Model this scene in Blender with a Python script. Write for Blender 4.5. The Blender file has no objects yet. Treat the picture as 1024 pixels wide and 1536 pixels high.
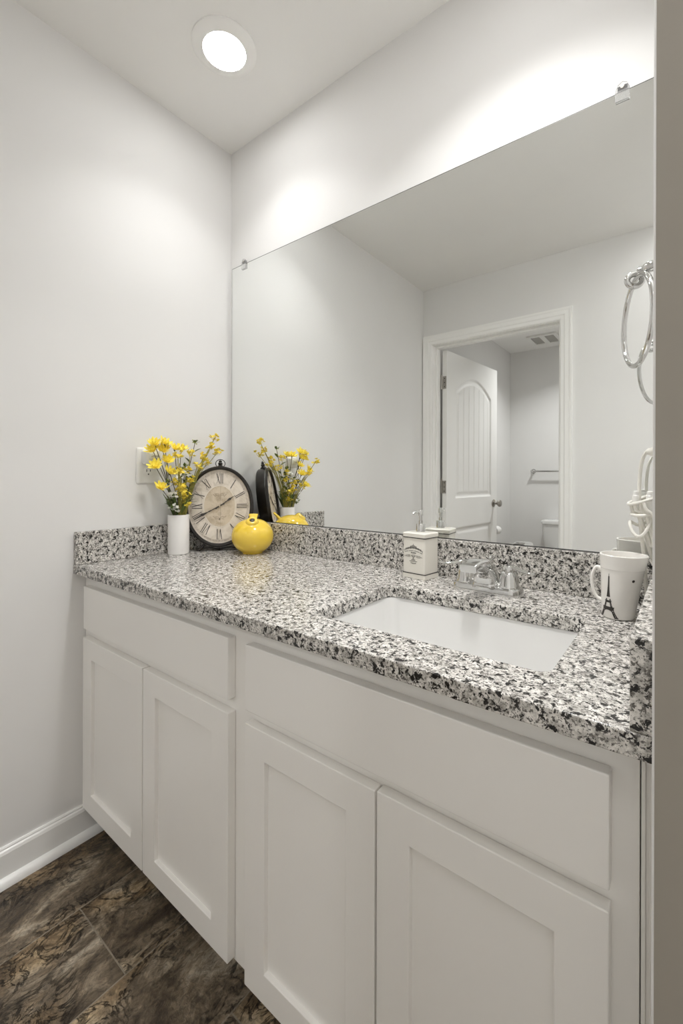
import bpy, bmesh, math, random
from mathutils import Vector, Matrix

PI = math.pi
S = bpy.context.scene
COL = S.collection

# ------------------------------------------------------------------ camera
cam_data = bpy.data.cameras.new('camera')
cam = bpy.data.objects.new('camera', cam_data)
COL.objects.link(cam)
S.camera = cam
cam_data.sensor_fit = 'HORIZONTAL'
cam_data.sensor_width = 36.0
cam_data.lens = 655.18 / 1024 * 36.0
cam_data.shift_x = -20.5 / 1024
cam_data.shift_y = -51.1 / 1024
cam_data.clip_start = 0.02
cam.matrix_world = (Matrix.Translation((1.4924, -1.1198, 1.1152))
                    @ Matrix.Rotation(0.6487, 4, 'Z')
                    @ Matrix.Rotation(PI / 2, 4, 'X')
                    @ Matrix.Rotation(0.003, 4, 'Z'))

# ------------------------------------------------------------------ world, exposure
world = bpy.data.worlds.new('world')
S.world = world
world.use_nodes = True
world.node_tree.nodes['Background'].inputs[0].default_value = (0.9, 0.92, 1.0, 1)
world.node_tree.nodes['Background'].inputs[1].default_value = 0.0
S.view_settings.view_transform = 'Standard'
S.view_settings.look = 'None'
S.view_settings.gamma = 1.0
S.view_settings.use_curve_mapping = False
S.cycles.use_denoising = True
S.cycles.max_bounces = 16
S.cycles.diffuse_bounces = 10
S.cycles.glossy_bounces = 8
S.cycles.sample_clamp_indirect = 8.0
S.cycles.blur_glossy = 0.08
S.cycles.caustics_reflective = True

CAN_A = (0.355, -0.292)          # recessed light seen in the photo
FILL_B = (1.17, -0.44)            # unseen fill light added above the sink
FILL_TOILET = (0.72, -2.85)  # unseen lamp added to light the toilet room and cabinet fronts
FILL_ROOM = (2.20, -0.35)  # unseen lamp added behind the stub as general fill
FILL_HALL = (1.62, -1.38)  # unseen wide lamp added by the doorway wall for soft fill
# (beam watts, beam spread in degrees, glow of the lens)
POWER_A = (1.35, 106, 23.0)
POWER_B = (4.3, 116, 25.0)
POWER_TOILET = (7.4, 130, 20.0)
POWER_ROOM = (10.0, 170, 6.0)
POWER_HALL = (1.3, 170, 2.0)
S.view_settings.exposure = 0.53

# room figures
W = 1.467          # face of the right stub wall
D = 1.656          # opposite wall, behind the camera
TB = 3.578         # back wall of the toilet room
H = 2.44
CT = 0.8475        # counter top
CD = 0.576         # counter depth
RX = 2.60


# ------------------------------------------------------------------ materials
def mat(name, color, rough=0.5, metal=0.0, coat=0.0, spec=0.5, **kw):
    m = bpy.data.materials.new(name)
    m.use_nodes = True
    b = m.node_tree.nodes['Principled BSDF']
    b.inputs['Base Color'].default_value = (*color, 1)
    b.inputs['Roughness'].default_value = rough
    b.inputs['Metallic'].default_value = metal
    b.inputs['Coat Weight'].default_value = coat
    b.inputs['Coat Roughness'].default_value = 0.05
    b.inputs['Specular IOR Level'].default_value = spec
    for k, v in kw.items():
        b.inputs[k].default_value = v
    return m


def nodes(m):
    nt = m.node_tree
    return nt, nt.nodes, nt.links, nt.nodes['Principled BSDF']


def coords(nt, kind='Object', scale=(1, 1, 1), rot=(0, 0, 0)):
    tc = nt.nodes.new('ShaderNodeTexCoord')
    mp = nt.nodes.new('ShaderNodeMapping')
    mp.inputs['Scale'].default_value = scale
    mp.inputs['Rotation'].default_value = rot
    nt.links.new(tc.outputs[kind], mp.inputs['Vector'])
    return mp.outputs['Vector']


def noise(nt, vec, scale, detail=2.0, rough=0.5, dist=0.0):
    n = nt.nodes.new('ShaderNodeTexNoise')
    n.inputs['Scale'].default_value = scale
    n.inputs['Detail'].default_value = detail
    n.inputs['Roughness'].default_value = rough
    n.inputs['Distortion'].default_value = dist
    nt.links.new(vec, n.inputs['Vector'])
    return n


def ramp(nt, fac, stops, interp='LINEAR'):
    r = nt.nodes.new('ShaderNodeValToRGB')
    r.color_ramp.interpolation = interp
    els = r.color_ramp.elements
    while len(els) < len(stops):
        els.new(0.5)
    for e, (p, c) in zip(els, stops):
        e.position = p
        e.color = (*c, 1) if len(c) == 3 else c
    nt.links.new(fac, r.inputs['Fac'])
    return r.outputs['Color']


def mix(nt, fac, a, b, blend='MIX'):
    n = nt.nodes.new('ShaderNodeMix')
    n.data_type = 'RGBA'
    n.blend_type = blend
    for sock, v in ((n.inputs['Factor'], fac), (n.inputs['A'], a), (n.inputs['B'], b)):
        if hasattr(v, 'links'):
            nt.links.new(v, sock)
        elif isinstance(v, (int, float)):
            sock.default_value = v
        else:
            sock.default_value = (*v, 1)
    for s in n.inputs:
        pass
    return n.outputs['Result']


def mix_rgba(nt, fac, a, b, blend='MIX'):
    n = nt.nodes.new('ShaderNodeMix')
    n.data_type = 'RGBA'
    n.blend_type = blend
    ins = {'f': n.inputs[0], 'a': n.inputs[6], 'b': n.inputs[7]}
    for key, v in (('f', fac), ('a', a), ('b', b)):
        if isinstance(v, bpy.types.NodeSocket):
            nt.links.new(v, ins[key])
        elif isinstance(v, (int, float)):
            ins[key].default_value = v
        else:
            ins[key].default_value = (*v, 1)
    return n.outputs[2]


def math_node(nt, op, a, b=None):
    n = nt.nodes.new('ShaderNodeMath')
    n.operation = op
    for i, v in enumerate((a, b)):
        if v is None:
            continue
        if isinstance(v, bpy.types.NodeSocket):
            nt.links.new(v, n.inputs[i])
        else:
            n.inputs[i].default_value = v
    return n.outputs[0]


def bump(nt, b, height, strength, dist):
    n = nt.nodes.new('ShaderNodeBump')
    n.inputs['Strength'].default_value = strength
    n.inputs['Distance'].default_value = dist
    nt.links.new(height, n.inputs['Height'])
    nt.links.new(n.outputs['Normal'], b.inputs['Normal'])


def paint(name, color, rough, scale=220, strength=0.08):
    m = mat(name, color, rough)
    nt, N, L, b = nodes(m)
    v = coords(nt)
    n = noise(nt, v, scale, 3)
    bump(nt, b, n.outputs['Fac'], strength, 0.001)
    n2 = noise(nt, v, 3.0, 2)
    c = ramp(nt, n2.outputs['Fac'], [(0.3, tuple(x * 0.985 for x in color)), (0.7, tuple(min(1, x * 1.01) for x in color))])
    L.new(c, b.inputs['Base Color'])
    return m


M = {}
M['wall'] = paint('wall_paint', (0.765, 0.760, 0.750), 0.6)
M['taupe'] = paint('end_face_taupe', (0.325, 0.298, 0.257), 0.6)  # darker, browner tone for the end face of the stub wall
M['ceiling'] = paint('ceiling_paint', (0.85, 0.845, 0.828), 0.75)
M['trim'] = mat('trim_paint', (0.88, 0.877, 0.86), 0.3)
M['cabinet'] = paint('cabinet_paint', (0.83, 0.815, 0.785), 0.35, 500, 0.02)
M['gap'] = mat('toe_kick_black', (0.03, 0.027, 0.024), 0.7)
M['porcelain'] = mat('white_porcelain', (0.74, 0.737, 0.725), 0.12, coat=0.4)
M['white_ceramic'] = mat('matte_white_ceramic', (0.82, 0.805, 0.79), 0.35)
M['cream_ceramic'] = mat('cream_ceramic', (0.76, 0.735, 0.67), 0.2, coat=0.3)
M['mug'] = mat('mug_ceramic', (0.82, 0.80, 0.765), 0.18, coat=0.3)
M['ink'] = mat('black_ink', (0.035, 0.03, 0.026), 0.5)
M['grey_ink'] = mat('grey_ink', (0.06, 0.055, 0.05), 0.6)
M['chrome'] = mat('chrome', (0.70, 0.70, 0.69), 0.07, metal=1.0)
M['nickel'] = mat('satin_nickel', (0.42, 0.40, 0.37), 0.28, metal=1.0)
M['white_plastic'] = mat('white_plastic', (0.80, 0.795, 0.77), 0.3)
M['cord'] = mat('cord_white_vinyl', (0.78, 0.765, 0.71), 0.35)
M['black_metal'] = mat('clock_black_metal', (0.014, 0.011, 0.009), 0.30, spec=0.35, coat=0.15)
M['dark_slot'] = mat('dark_slot', (0.02, 0.02, 0.02), 0.6)
M['bead'] = mat('corner_bead', (0.72, 0.70, 0.66), 0.5)
M['tissue'] = mat('tissue_paper', (0.85, 0.84, 0.82), 0.9)
M['silver_edge'] = mat('mirror_edge', (0.03, 0.033, 0.03), 0.4)
M['mirror'] = mat('mirror_silver', (0.90, 0.915, 0.905), 0.0, metal=1.0)
M['clear'] = mat('clear_plastic', (0.95, 0.95, 0.95), 0.08, **{'Transmission Weight': 0.85, 'IOR': 1.45})
M['yellow_glaze'] = mat('yellow_glaze', (0.80, 0.56, 0.055), 0.15, coat=0.7)
M['petal'] = mat('yellow_petal', (0.93, 0.79, 0.11), 0.55)
M['petal_deep'] = mat('golden_bud', (0.82, 0.66, 0.07), 0.6)
M['flower_white'] = mat('white_blossom', (0.86, 0.85, 0.80), 0.6)
M['leaf'] = mat('dark_green_leaf', (0.095, 0.145, 0.03), 0.5)
M['stem'] = mat('olive_stem', (0.30, 0.27, 0.05), 0.55)
M['stem_dark'] = mat('brown_stem', (0.085, 0.07, 0.03), 0.6)


def emitter(name, color, strength):
    m = bpy.data.materials.new(name)
    m.use_nodes = True
    b = m.node_tree.nodes['Principled BSDF']
    b.inputs['Base Color'].default_value = (0.8, 0.8, 0.8, 1)
    b.inputs['Emission Color'].default_value = (*color, 1)
    b.inputs['Emission Strength'].default_value = strength
    return m


def granite():
    m = mat('speckled_granite', (0.6, 0.58, 0.55), 0.19, spec=0.45)
    nt, N, L, b = nodes(m)
    v = coords(nt)
    warp = noise(nt, v, 90, 2)
    n0 = noise(nt, v, 95, 4, 0.65, 0.3)
    base = ramp(nt, n0.outputs['Fac'], [(0.34, (0.27, 0.255, 0.232)), (0.47, (0.53, 0.51, 0.475)), (0.61, (0.79, 0.765, 0.725))])
    # mid grey grains
    n1 = noise(nt, v, 210, 3, 0.6, 0.4)
    f1 = ramp(nt, n1.outputs['Fac'], [(0.540, (0, 0, 0)), (0.59, (1, 1, 1))])
    c1 = mix_rgba(nt, f1, base, (0.15, 0.14, 0.128))
    # black flakes
    n2 = noise(nt, v, 98, 4, 0.66, 0.5)
    f2 = ramp(nt, n2.outputs['Fac'], [(0.552, (0, 0, 0)), (0.576, (1, 1, 1))])
    c2 = mix_rgba(nt, f2, c1, (0.013, 0.012, 0.011))
    # fine pepper
    n3 = noise(nt, v, 420, 2, 0.5, 0.3)
    f3 = ramp(nt, n3.outputs['Fac'], [(0.61, (0, 0, 0)), (0.66, (1, 1, 1))])
    c3 = mix_rgba(nt, f3, c2, (0.05, 0.046, 0.042))
    L.new(c3, b.inputs['Base Color'])
    return m


M['granite'] = granite()


def slate():
    m = mat('slate_look_tile', (0.1, 0.09, 0.07), 0.42)
    nt, N, L, b = nodes(m)
    tc = N.new('ShaderNodeTexCoord')
    sep = N.new('ShaderNodeSeparateXYZ')
    L.new(tc.outputs['Object'], sep.inputs[0])
    TW, TL = 0.2465, 0.500
    u = math_node(nt, 'DIVIDE', math_node(nt, 'SUBTRACT', sep.outputs['X'], 0.0), TW)
    iu = math_node(nt, 'FLOOR', u)
    # rows step by a little under half a tile
    off = math_node(nt, 'MULTIPLY', iu, 0.40)
    vv = math_node(nt, 'ADD', math_node(nt, 'DIVIDE', math_node(nt, 'ADD', sep.outputs['Y'], 0.648 - 0.40 * TL), TL), off)
    vv = math_node(nt, 'ADD', vv, 0.0)
    iv = math_node(nt, 'FLOOR', vv)
    fu = math_node(nt, 'SUBTRACT', u, iu)
    fv = math_node(nt, 'SUBTRACT', vv, iv)
    du = math_node(nt, 'MULTIPLY', math_node(nt, 'MINIMUM', fu, math_node(nt, 'SUBTRACT', 1.0, fu)), TW)
    dv = math_node(nt, 'MULTIPLY', math_node(nt, 'MINIMUM', fv, math_node(nt, 'SUBTRACT', 1.0, fv)), TL)
    dd = math_node(nt, 'MINIMUM', du, dv)
    seam = math_node(nt, 'LESS_THAN', dd, 0.0016)
    comb = N.new('ShaderNodeCombineXYZ')
    L.new(iu, comb.inputs[0]); L.new(iv, comb.inputs[1])
    wn = N.new('ShaderNodeTexWhiteNoise')
    L.new(comb.outputs[0], wn.inputs['Vector'])
    shift = N.new('ShaderNodeVectorMath'); shift.operation = 'SCALE'
    L.new(wn.outputs['Color'], shift.inputs[0]); shift.inputs['Scale'].default_value = 7.0
    mp = N.new('ShaderNodeMapping')
    mp.inputs['Rotation'].default_value = (0, 0, math.radians(-20))
    mp.inputs['Scale'].default_value = (1.0, 0.62, 1.0)
    L.new(tc.outputs['Object'], mp.inputs['Vector'])
    add = N.new('ShaderNodeVectorMath'); add.operation = 'ADD'
    L.new(mp.outputs[0], add.inputs[0]); L.new(shift.outputs[0], add.inputs[1])
    vec = add.outputs[0]
    big = noise(nt, vec, 8.0, 14, 0.70, 0.7)
    c = ramp(nt, big.outputs['Fac'], [(0.33, (0.052, 0.037, 0.023)), (0.43, (0.135, 0.100, 0.064)),
                                      (0.51, (0.25, 0.193, 0.128)), (0.575, (0.45, 0.37, 0.265)), (0.66, (0.68, 0.59, 0.46))])
    tint = noise(nt, vec, 5.0, 4, 0.5, 0.3)
    tc2 = ramp(nt, tint.outputs['Fac'], [(0.38, (0.92, 0.90, 0.88)), (0.5, (1, 1, 1)), (0.60, (1.12, 0.98, 0.76))])
    c = mix_rgba(nt, 0.9, c, tc2, 'MULTIPLY')
    fine = noise(nt, vec, 75, 8, 0.75, 1.0)
    fc = ramp(nt, fine.outputs['Fac'], [(0.36, (0.35, 0.35, 0.35)), (0.52, (0.95, 0.95, 0.95)), (0.66, (1.35, 1.35, 1.35))])
    c = mix_rgba(nt, 0.9, c, fc, 'MULTIPLY')
    crack = noise(nt, vec, 17, 9, 0.66, 1.6)
    ridge = math_node(nt, 'ABSOLUTE', math_node(nt, 'SUBTRACT', crack.outputs['Fac'], 0.5))
    cf = ramp(nt, ridge, [(0.0, (1, 1, 1)), (0.030, (0, 0, 0))])
    gate = ramp(nt, tint.outputs['Fac'], [(0.40, (0, 0, 0)), (0.52, (0.9, 0.9, 0.9))])
    cf = mix_rgba(nt, 1.0, cf, gate, 'MULTIPLY')
    c = mix_rgba(nt, cf, c, (0.012, 0.009, 0.006))
    tone = math_node(nt, 'ADD', math_node(nt, 'MULTIPLY', wn.outputs['Value'], 0.35), 0.82)
    tv = N.new('ShaderNodeVectorMath'); tv.operation = 'SCALE'
    L.new(c, tv.inputs[0]); L.new(tone, tv.inputs['Scale'])
    c = mix_rgba(nt, seam, tv.outputs[0], (0.33, 0.28, 0.21))
    L.new(c, b.inputs['Base Color'])
    hgt = math_node(nt, 'ADD', math_node(nt, 'MULTIPLY', big.outputs['Fac'], 1.2),
                    math_node(nt, 'MULTIPLY', fine.outputs['Fac'], 0.30))
    hgt = math_node(nt, 'SUBTRACT', hgt, math_node(nt, 'MULTIPLY', cf, 0.25))
    bump(nt, b, hgt, 0.9, 0.016)
    return m


M['slate'] = slate()


def clock_paper(name, light, dark, scale):
    m = mat(name, light, 0.6)
    nt, N, L, b = nodes(m)
    v = coords(nt)
    n = noise(nt, v, scale, 5, 0.65, 0.5)
    c = ramp(nt, n.outputs['Fac'], [(0.32, dark), (0.52, light), (0.75, tuple(min(1, x * 1.08) for x in light))])
    L.new(c, b.inputs['Base Color'])
    return m


M['dial'] = clock_paper('aged_dial_paper', (0.66, 0.60, 0.52), (0.50, 0.44, 0.36), 22)
M['dial_inner'] = clock_paper('aged_dial_centre', (0.56, 0.48, 0.37), (0.40, 0.32, 0.22), 26)


# ------------------------------------------------------------------ mesh helpers
def link(name, bm, material, parent=None, smooth=False, bevel=0.0, seg=2):
    me = bpy.data.meshes.new(name)
    bmesh.ops.recalc_face_normals(bm, faces=bm.faces[:])
    bm.to_mesh(me)
    bm.free()
    o = bpy.data.objects.new(name, me)
    COL.objects.link(o)
    me.materials.append(material)
    if smooth:
        for p in me.polygons:
            p.use_smooth = True
    if parent is not None:
        o.parent = parent
    if bevel:
        md = o.modifiers.new('bevel', 'BEVEL')
        md.width = bevel
        md.segments = seg
        md.limit_method = 'ANGLE'
        md.angle_limit = math.radians(40)
    if smooth:
        try:
            me.set_sharp_from_angle(angle=math.radians(38))
        except Exception:
            pass
    return o


def empty(name, loc=(0, 0, 0), rot=(0, 0, 0)):
    o = bpy.data.objects.new(name, None)
    COL.objects.link(o)
    o.location = loc
    o.rotation_euler = rot
    o.empty_display_size = 0.05
    return o


def tag(o, label, cat, group=None):
    o['label'] = label
    o['category'] = cat
    if group:
        o['group'] = group
    return o


def struct(o, label=None, cat=None):
    o['kind'] = 'structure'
    if label:
        o['label'] = label
        o['category'] = cat
    return o


def box(bm, x0, x1, y0, y1, z0, z1, mtx=None):
    vs = [bm.verts.new((x, y, z)) for x in (x0, x1) for y in (y0, y1) for z in (z0, z1)]
    if mtx is not None:
        for v in vs:
            v.co = mtx @ v.co
    for f in ((0, 1, 3, 2), (4, 6, 7, 5), (0, 4, 5, 1), (2, 3, 7, 6), (0, 2, 6, 4), (1, 5, 7, 3)):
        bm.faces.new([vs[i] for i in f])
    return vs


def prism(bm, poly, axis, a, b, mtx=None):
    """poly of 2D points extruded along axis ('x','y','z') from a to b."""
    def P(p, t):
        if axis == 'x':
            return (t, p[0], p[1])
        if axis == 'y':
            return (p[0], t, p[1])
        return (p[0], p[1], t)
    v0 = [bm.verts.new(P(p, a)) for p in poly]
    v1 = [bm.verts.new(P(p, b)) for p in poly]
    if mtx is not None:
        for v in v0 + v1:
            v.co = mtx @ v.co
    n = len(poly)
    bm.faces.new(v0)
    bm.faces.new(v1[::-1])
    for i in range(n):
        bm.faces.new([v0[i], v0[(i + 1) % n], v1[(i + 1) % n], v1[i]])


def rings(bm, loops, cap0=True, cap1=True, mtx=None):
    rows = []
    for lp in loops:
        vs = [bm.verts.new(p) for p in lp]
        if mtx is not None:
            for v in vs:
                v.co = mtx @ v.co
        rows.append(vs)
    n = len(rows[0])
    for a, b in zip(rows, rows[1:]):
        for i in range(n):
            bm.faces.new([a[i], a[(i + 1) % n], b[(i + 1) % n], b[i]])
    if cap0:
        bm.faces.new(rows[0][::-1])
    if cap1:
        bm.faces.new(rows[-1])
    return rows


def lathe(bm, prof, seg=40, mtx=None, cap0=True, cap1=True, sx=1.0, sy=1.0):
    loops = []
    for r, z in prof:
        r = max(r, 1e-5)
        loops.append([(r * math.cos(2 * PI * i / seg) * sx, r * math.sin(2 * PI * i / seg) * sy, z) for i in range(seg)])
    rings(bm, loops, cap0, cap1, mtx)


def frame_at(t):
    t = Vector(t).normalized()
    up = Vector((0, 0, 1)) if abs(t.z) < 0.95 else Vector((0, 1, 0))
    a = t.cross(up).normalized()
    b = a.cross(t).normalized()
    return a, b


def tube(bm, pts, r, seg=8, closed=False, mtx=None, flat=1.0):
    pts = [Vector(p) for p in pts]
    n = len(pts)
    rad = r if isinstance(r, (list, tuple)) else [r] * n
    loops = []
    a_prev = None
    for i, p in enumerate(pts):
        if closed:
            t = pts[(i + 1) % n] - pts[i - 1]
        else:
            t = pts[min(i + 1, n - 1)] - pts[max(i - 1, 0)]
        t.normalize()
        if a_prev is None:
            a, b = frame_at(t)
        else:
            a = (a_prev - t * a_prev.dot(t)).normalized()
            b = a.cross(t).normalized()
        a_prev = a
        loops.append([p + a * (rad[i] * math.cos(2 * PI * k / seg)) + b * (rad[i] * flat * math.sin(2 * PI * k / seg)) for k in range(seg)])
    if closed:
        loops.append(loops[0])
        rows = []
        for lp in loops[:-1]:
            vs = [bm.verts.new(q) for q in lp]
            if mtx is not None:
                for v in vs:
                    v.co = mtx @ v.co
            rows.append(vs)
        for i in range(n):
            A, B = rows[i], rows[(i + 1) % n]
            for k in range(seg):
                bm.faces.new([A[k], A[(k + 1) % seg], B[(k + 1) % seg], B[k]])
    else:
        rings(bm, loops, True, True, mtx)


def spline(pts, n=10):
    """Catmull-Rom through points."""
    P = [Vector(p) for p in pts]
    P = [P[0] * 2 - P[1]] + P + [P[-1] * 2 - P[-2]]
    out = []
    for i in range(1, len(P) - 2):
        p0, p1, p2, p3 = P[i - 1], P[i], P[i + 1], P[i + 2]
        for k in range(n):
            t = k / n
            out.append(0.5 * ((2 * p1) + (p2 - p0) * t + (2 * p0 - 5 * p1 + 4 * p2 - p3) * t * t + (3 * p1 - p0 - 3 * p2 + p3) * t ** 3))
    out.append(P[-2])
    return out


def rrect(cx, cy, w, d, r, n=6):
    out = []
    for (sx, sy, a0) in ((1, 1, 0), (-1, 1, PI / 2), (-1, -1, PI), (1, -1, 1.5 * PI)):
        for k in range(n + 1):
            a = a0 + PI / 2 * k / n
            out.append((cx + sx * (w / 2 - r) + r * math.cos(a), cy + sy * (d / 2 - r) + r * math.sin(a)))
    return out


def ball(bm, c, r, mtx=None, seg=12, sz=1.0):
    c = Vector(c)
    loops = []
    m = seg // 2
    for j in range(m + 1):
        ph = -PI / 2 + PI * j / m
        rr = max(r * math.cos(ph), r * 0.02)
        loops.append([c + Vector((rr * math.cos(2 * PI * i / seg), rr * math.sin(2 * PI * i / seg), r * sz * math.sin(ph))) for i in range(seg)])
    rings(bm, loops, True, True, mtx)


def ribbon(bm, pts, width, mapf, thick=0.0004):
    """flat ink stroke along 2D pts; mapf(u, v, h) -> 3D point; width may be a list"""
    n = len(pts)
    w = width if isinstance(width, (list, tuple)) else [width] * n
    top, bot = [], []
    for i in range(n):
        p0 = Vector(pts[max(i - 1, 0)]); p1 = Vector(pts[min(i + 1, n - 1)])
        d = (p1 - p0)
        if d.length < 1e-9:
            d = Vector((1, 0))
        d.normalize()
        nn = Vector((-d.y, d.x)) * (w[i] / 2)
        p = Vector(pts[i])
        row = []
        for q, h in ((p + nn, thick), (p - nn, thick), (p - nn, 0.0), (p + nn, 0.0)):
            row.append(bm.verts.new(mapf(q.x, q.y, h)))
        top.append(row)
    for a, b in zip(top, top[1:]):
        for k in range(4):
            bm.faces.new([a[k], a[(k + 1) % 4], b[(k + 1) % 4], b[k]])
    bm.faces.new(top[0][::-1])
    bm.faces.new(top[-1])


def seg2(a, b, n=6):
    return [(a[0] + (b[0] - a[0]) * i / n, a[1] + (b[1] - a[1]) * i / n) for i in range(n + 1)]


# ================================================================== SETTING
T = 0.12
bm = bmesh.new(); box(bm, -T, RX + T, -TB - T, T, -0.1, 0.0)
struct(link('floor', bm, M['slate']), 'dark brown slate-look tile floor in long narrow tiles', 'floor')
bm = bmesh.new(); box(bm, -T, RX + T, -TB - T, T, H, H + 0.1)
struct(link('ceiling', bm, M['ceiling']), 'flat pale grey ceiling', 'ceiling')
bm = bmesh.new(); box(bm, -T, 0, -TB - T, T, 0, H)
struct(link('wall_left', bm, M['wall']), 'pale grey painted wall at the left end of the vanity', 'wall')
bm = bmesh.new(); box(bm, 0, RX, 0, T, 0, H)
struct(link('wall_back', bm, M['wall']), 'pale grey painted wall behind the mirror', 'wall')
bm = bmesh.new(); box(bm, W, W + 0.12, -0.625, 0, 0, H)
wr = struct(link('wall_right', bm, M['wall'], bevel=0.004, seg=3), 'short wall stub at the right end of the vanity, darker on its end face', 'wall')
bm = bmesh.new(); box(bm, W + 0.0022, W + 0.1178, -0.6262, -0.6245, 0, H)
link('end_face', bm, M['taupe'], wr)['label'] = 'end face in a darker taupe tone'
bm = bmesh.new()
box(bm, 0, 0.060, -D - 0.115, -D, 0, H)
box(bm, 0.060, 0.915, -D - 0.115, -D, 2.058, H)
box(bm, 0.915, RX, -D - 0.115, -D, 0, H)
struct(link('wall_front', bm, M['wall']), 'grey wall facing the mirror, with the toilet room doorway', 'wall')
bm = bmesh.new(); box(bm, 0, RX, -TB - T, -TB, 0, H)
struct(link('wall_toilet_back', bm, M['wall']), 'grey back wall of the toilet room behind the toilet', 'wall')
bm = bmesh.new(); box(bm, 1.52, 1.62, -TB, -D - 0.115, 0, H)
struct(link('wall_toilet_right', bm, M['wall']), 'grey side wall of the toilet room', 'wall')
bm = bmesh.new(); box(bm, RX, RX + T, -TB, T, 0, H)
struct(link('wall_far_right', bm, M['wall']), 'grey wall on the far side of the room', 'wall')

# baseboards with shoe moulding
BASE = [(0.0, 0.0), (0.0, 0.100), (0.005, 0.100), (0.007, 0.0965), (0.0065, 0.093), (0.010, 0.090), (0.0125, 0.083), (0.0125, 0.0)]
SHOE = [(0.0125, 0.0)] + [(0.0125 + 0.017 * math.sin(a), 0.022 * math.cos(a)) for a in [PI / 2 * k / 6 for k in range(7)]]


def baseboard(name, axis, a, b, place, label):
    bm = bmesh.new()
    prism(bm, [place(*p) for p in BASE], axis, a, b)
    o = struct(link(name, bm, M['trim']), label, 'baseboard')
    bm = bmesh.new()
    prism(bm, [place(*p) for p in SHOE], axis, a, b)
    link('shoe_moulding', bm, M['trim'], o, smooth=True)
    return o


baseboard('baseboard_left', 'y', -D, -0.475, lambda d, z: (d, z), 'white baseboard with quarter round along the left wall')
baseboard('baseboard_front', 'x', 0.965, RX, lambda d, z: (-D + d, z), 'white baseboard right of the doorway')
baseboard('baseboard_toilet_back', 'x', 0.03, 1.52, lambda d, z: (-TB + d, z), 'white baseboard behind the toilet')

# doorway to the toilet room: jamb, casing, door
bm = bmesh.new()
box(bm, 0.060, 0.078, -D - 0.117, -D + 0.001, 0, 2.058)
box(bm, 0.897, 0.915, -D - 0.117, -D + 0.001, 0, 2.058)
box(bm, 0.078, 0.897, -D - 0.117, -D + 0.001, 2.040, 2.058)
box(bm, 0.078, 0.089, -D - 0.075, -D - 0.040, 0, 2.040)
box(bm, 0.886, 0.897, -D - 0.075, -D - 0.040, 0, 2.040)
box(bm, 0.089, 0.886, -D - 0.075, -D - 0.040, 2.029, 2.040)
struct(link('trim_1', bm, M['trim'], bevel=0.0015), 'white door jamb lining the toilet room doorway', 'door jamb')


def casing(name, ysign, y0, label):
    # stepped profile: distance from inner edge -> thickness
    prof = [(0.0, 0.0), (0.0, 0.008), (0.006, 0.011), (0.022, 0.012), (0.028, 0.0155), (0.048, 0.016), (0.056, 0.018), (0.066, 0.018), (0.066, 0.0)]
    bm = bmesh.new()
    xi0, xi1, zt = 0.0735, 0.9015, 2.0435
    rows = []
    for d, t in prof:
        y = y0 + ysign * t
        rows.append([(xi0 - d, y, 0), (xi0 - d, y, zt + d), (xi1 + d, y, zt + d), (xi1 + d, y, 0)])
    vs = [[bm.verts.new(p) for p in r] for r in rows]
    n = len(vs)
    for i in range(n):
        a, b = vs[i], vs[(i + 1) % n]
        for k in range(3):
            bm.faces.new([a[k], a[k + 1], b[k + 1], b[k]])
    bm.faces.new([r[0] for r in vs])
    bm.faces.new([r[3] for r in vs])
    struct(link(name, bm, M['trim']), label, 'door casing')


casing('trim_2', 1, -D, 'white moulded casing round the toilet room doorway')
casing('trim_3', -1, -D - 0.115, 'white casing on the toilet room side of the doorway')


def door_panel_depth(u, v):
    """depth of the moulded skin below the face; u across (0..0.81), v up (0..2.02)"""
    def prof(d):
        # d: distance inside the panel outline
        if d <= 0:
            return 0.0
        if d < 0.012:
            return 0.010 * d / 0.012
        if d < 0.026:
            return 0.010
        if d < 0.046:
            return 0.010 - 0.005 * (d - 0.026) / 0.02
        return 0.005
    x0, x1 = 0.125, 0.705
    best = 0.0
    # lower panel
    d = min(u - x0, x1 - u, v - 0.23, 0.735 - v)
    if d > 0:
        best = prof(d)
    # arched upper panel
    arch = 1.75 + 0.125 * (1 - ((u - 0.415) / 0.29) ** 2)
    d = min(u - x0, x1 - u, v - 0.955, (arch - v) * 0.9)
    if d > 0:
        best = prof(d)
        if d > 0.046:
            g = ((u - 0.171) / 0.0813) % 1.0
            g = min(g, 1 - g) * 0.0813
            if g < 0.005:
                best += 0.004 * (1 - g / 0.005)
    return best


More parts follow.
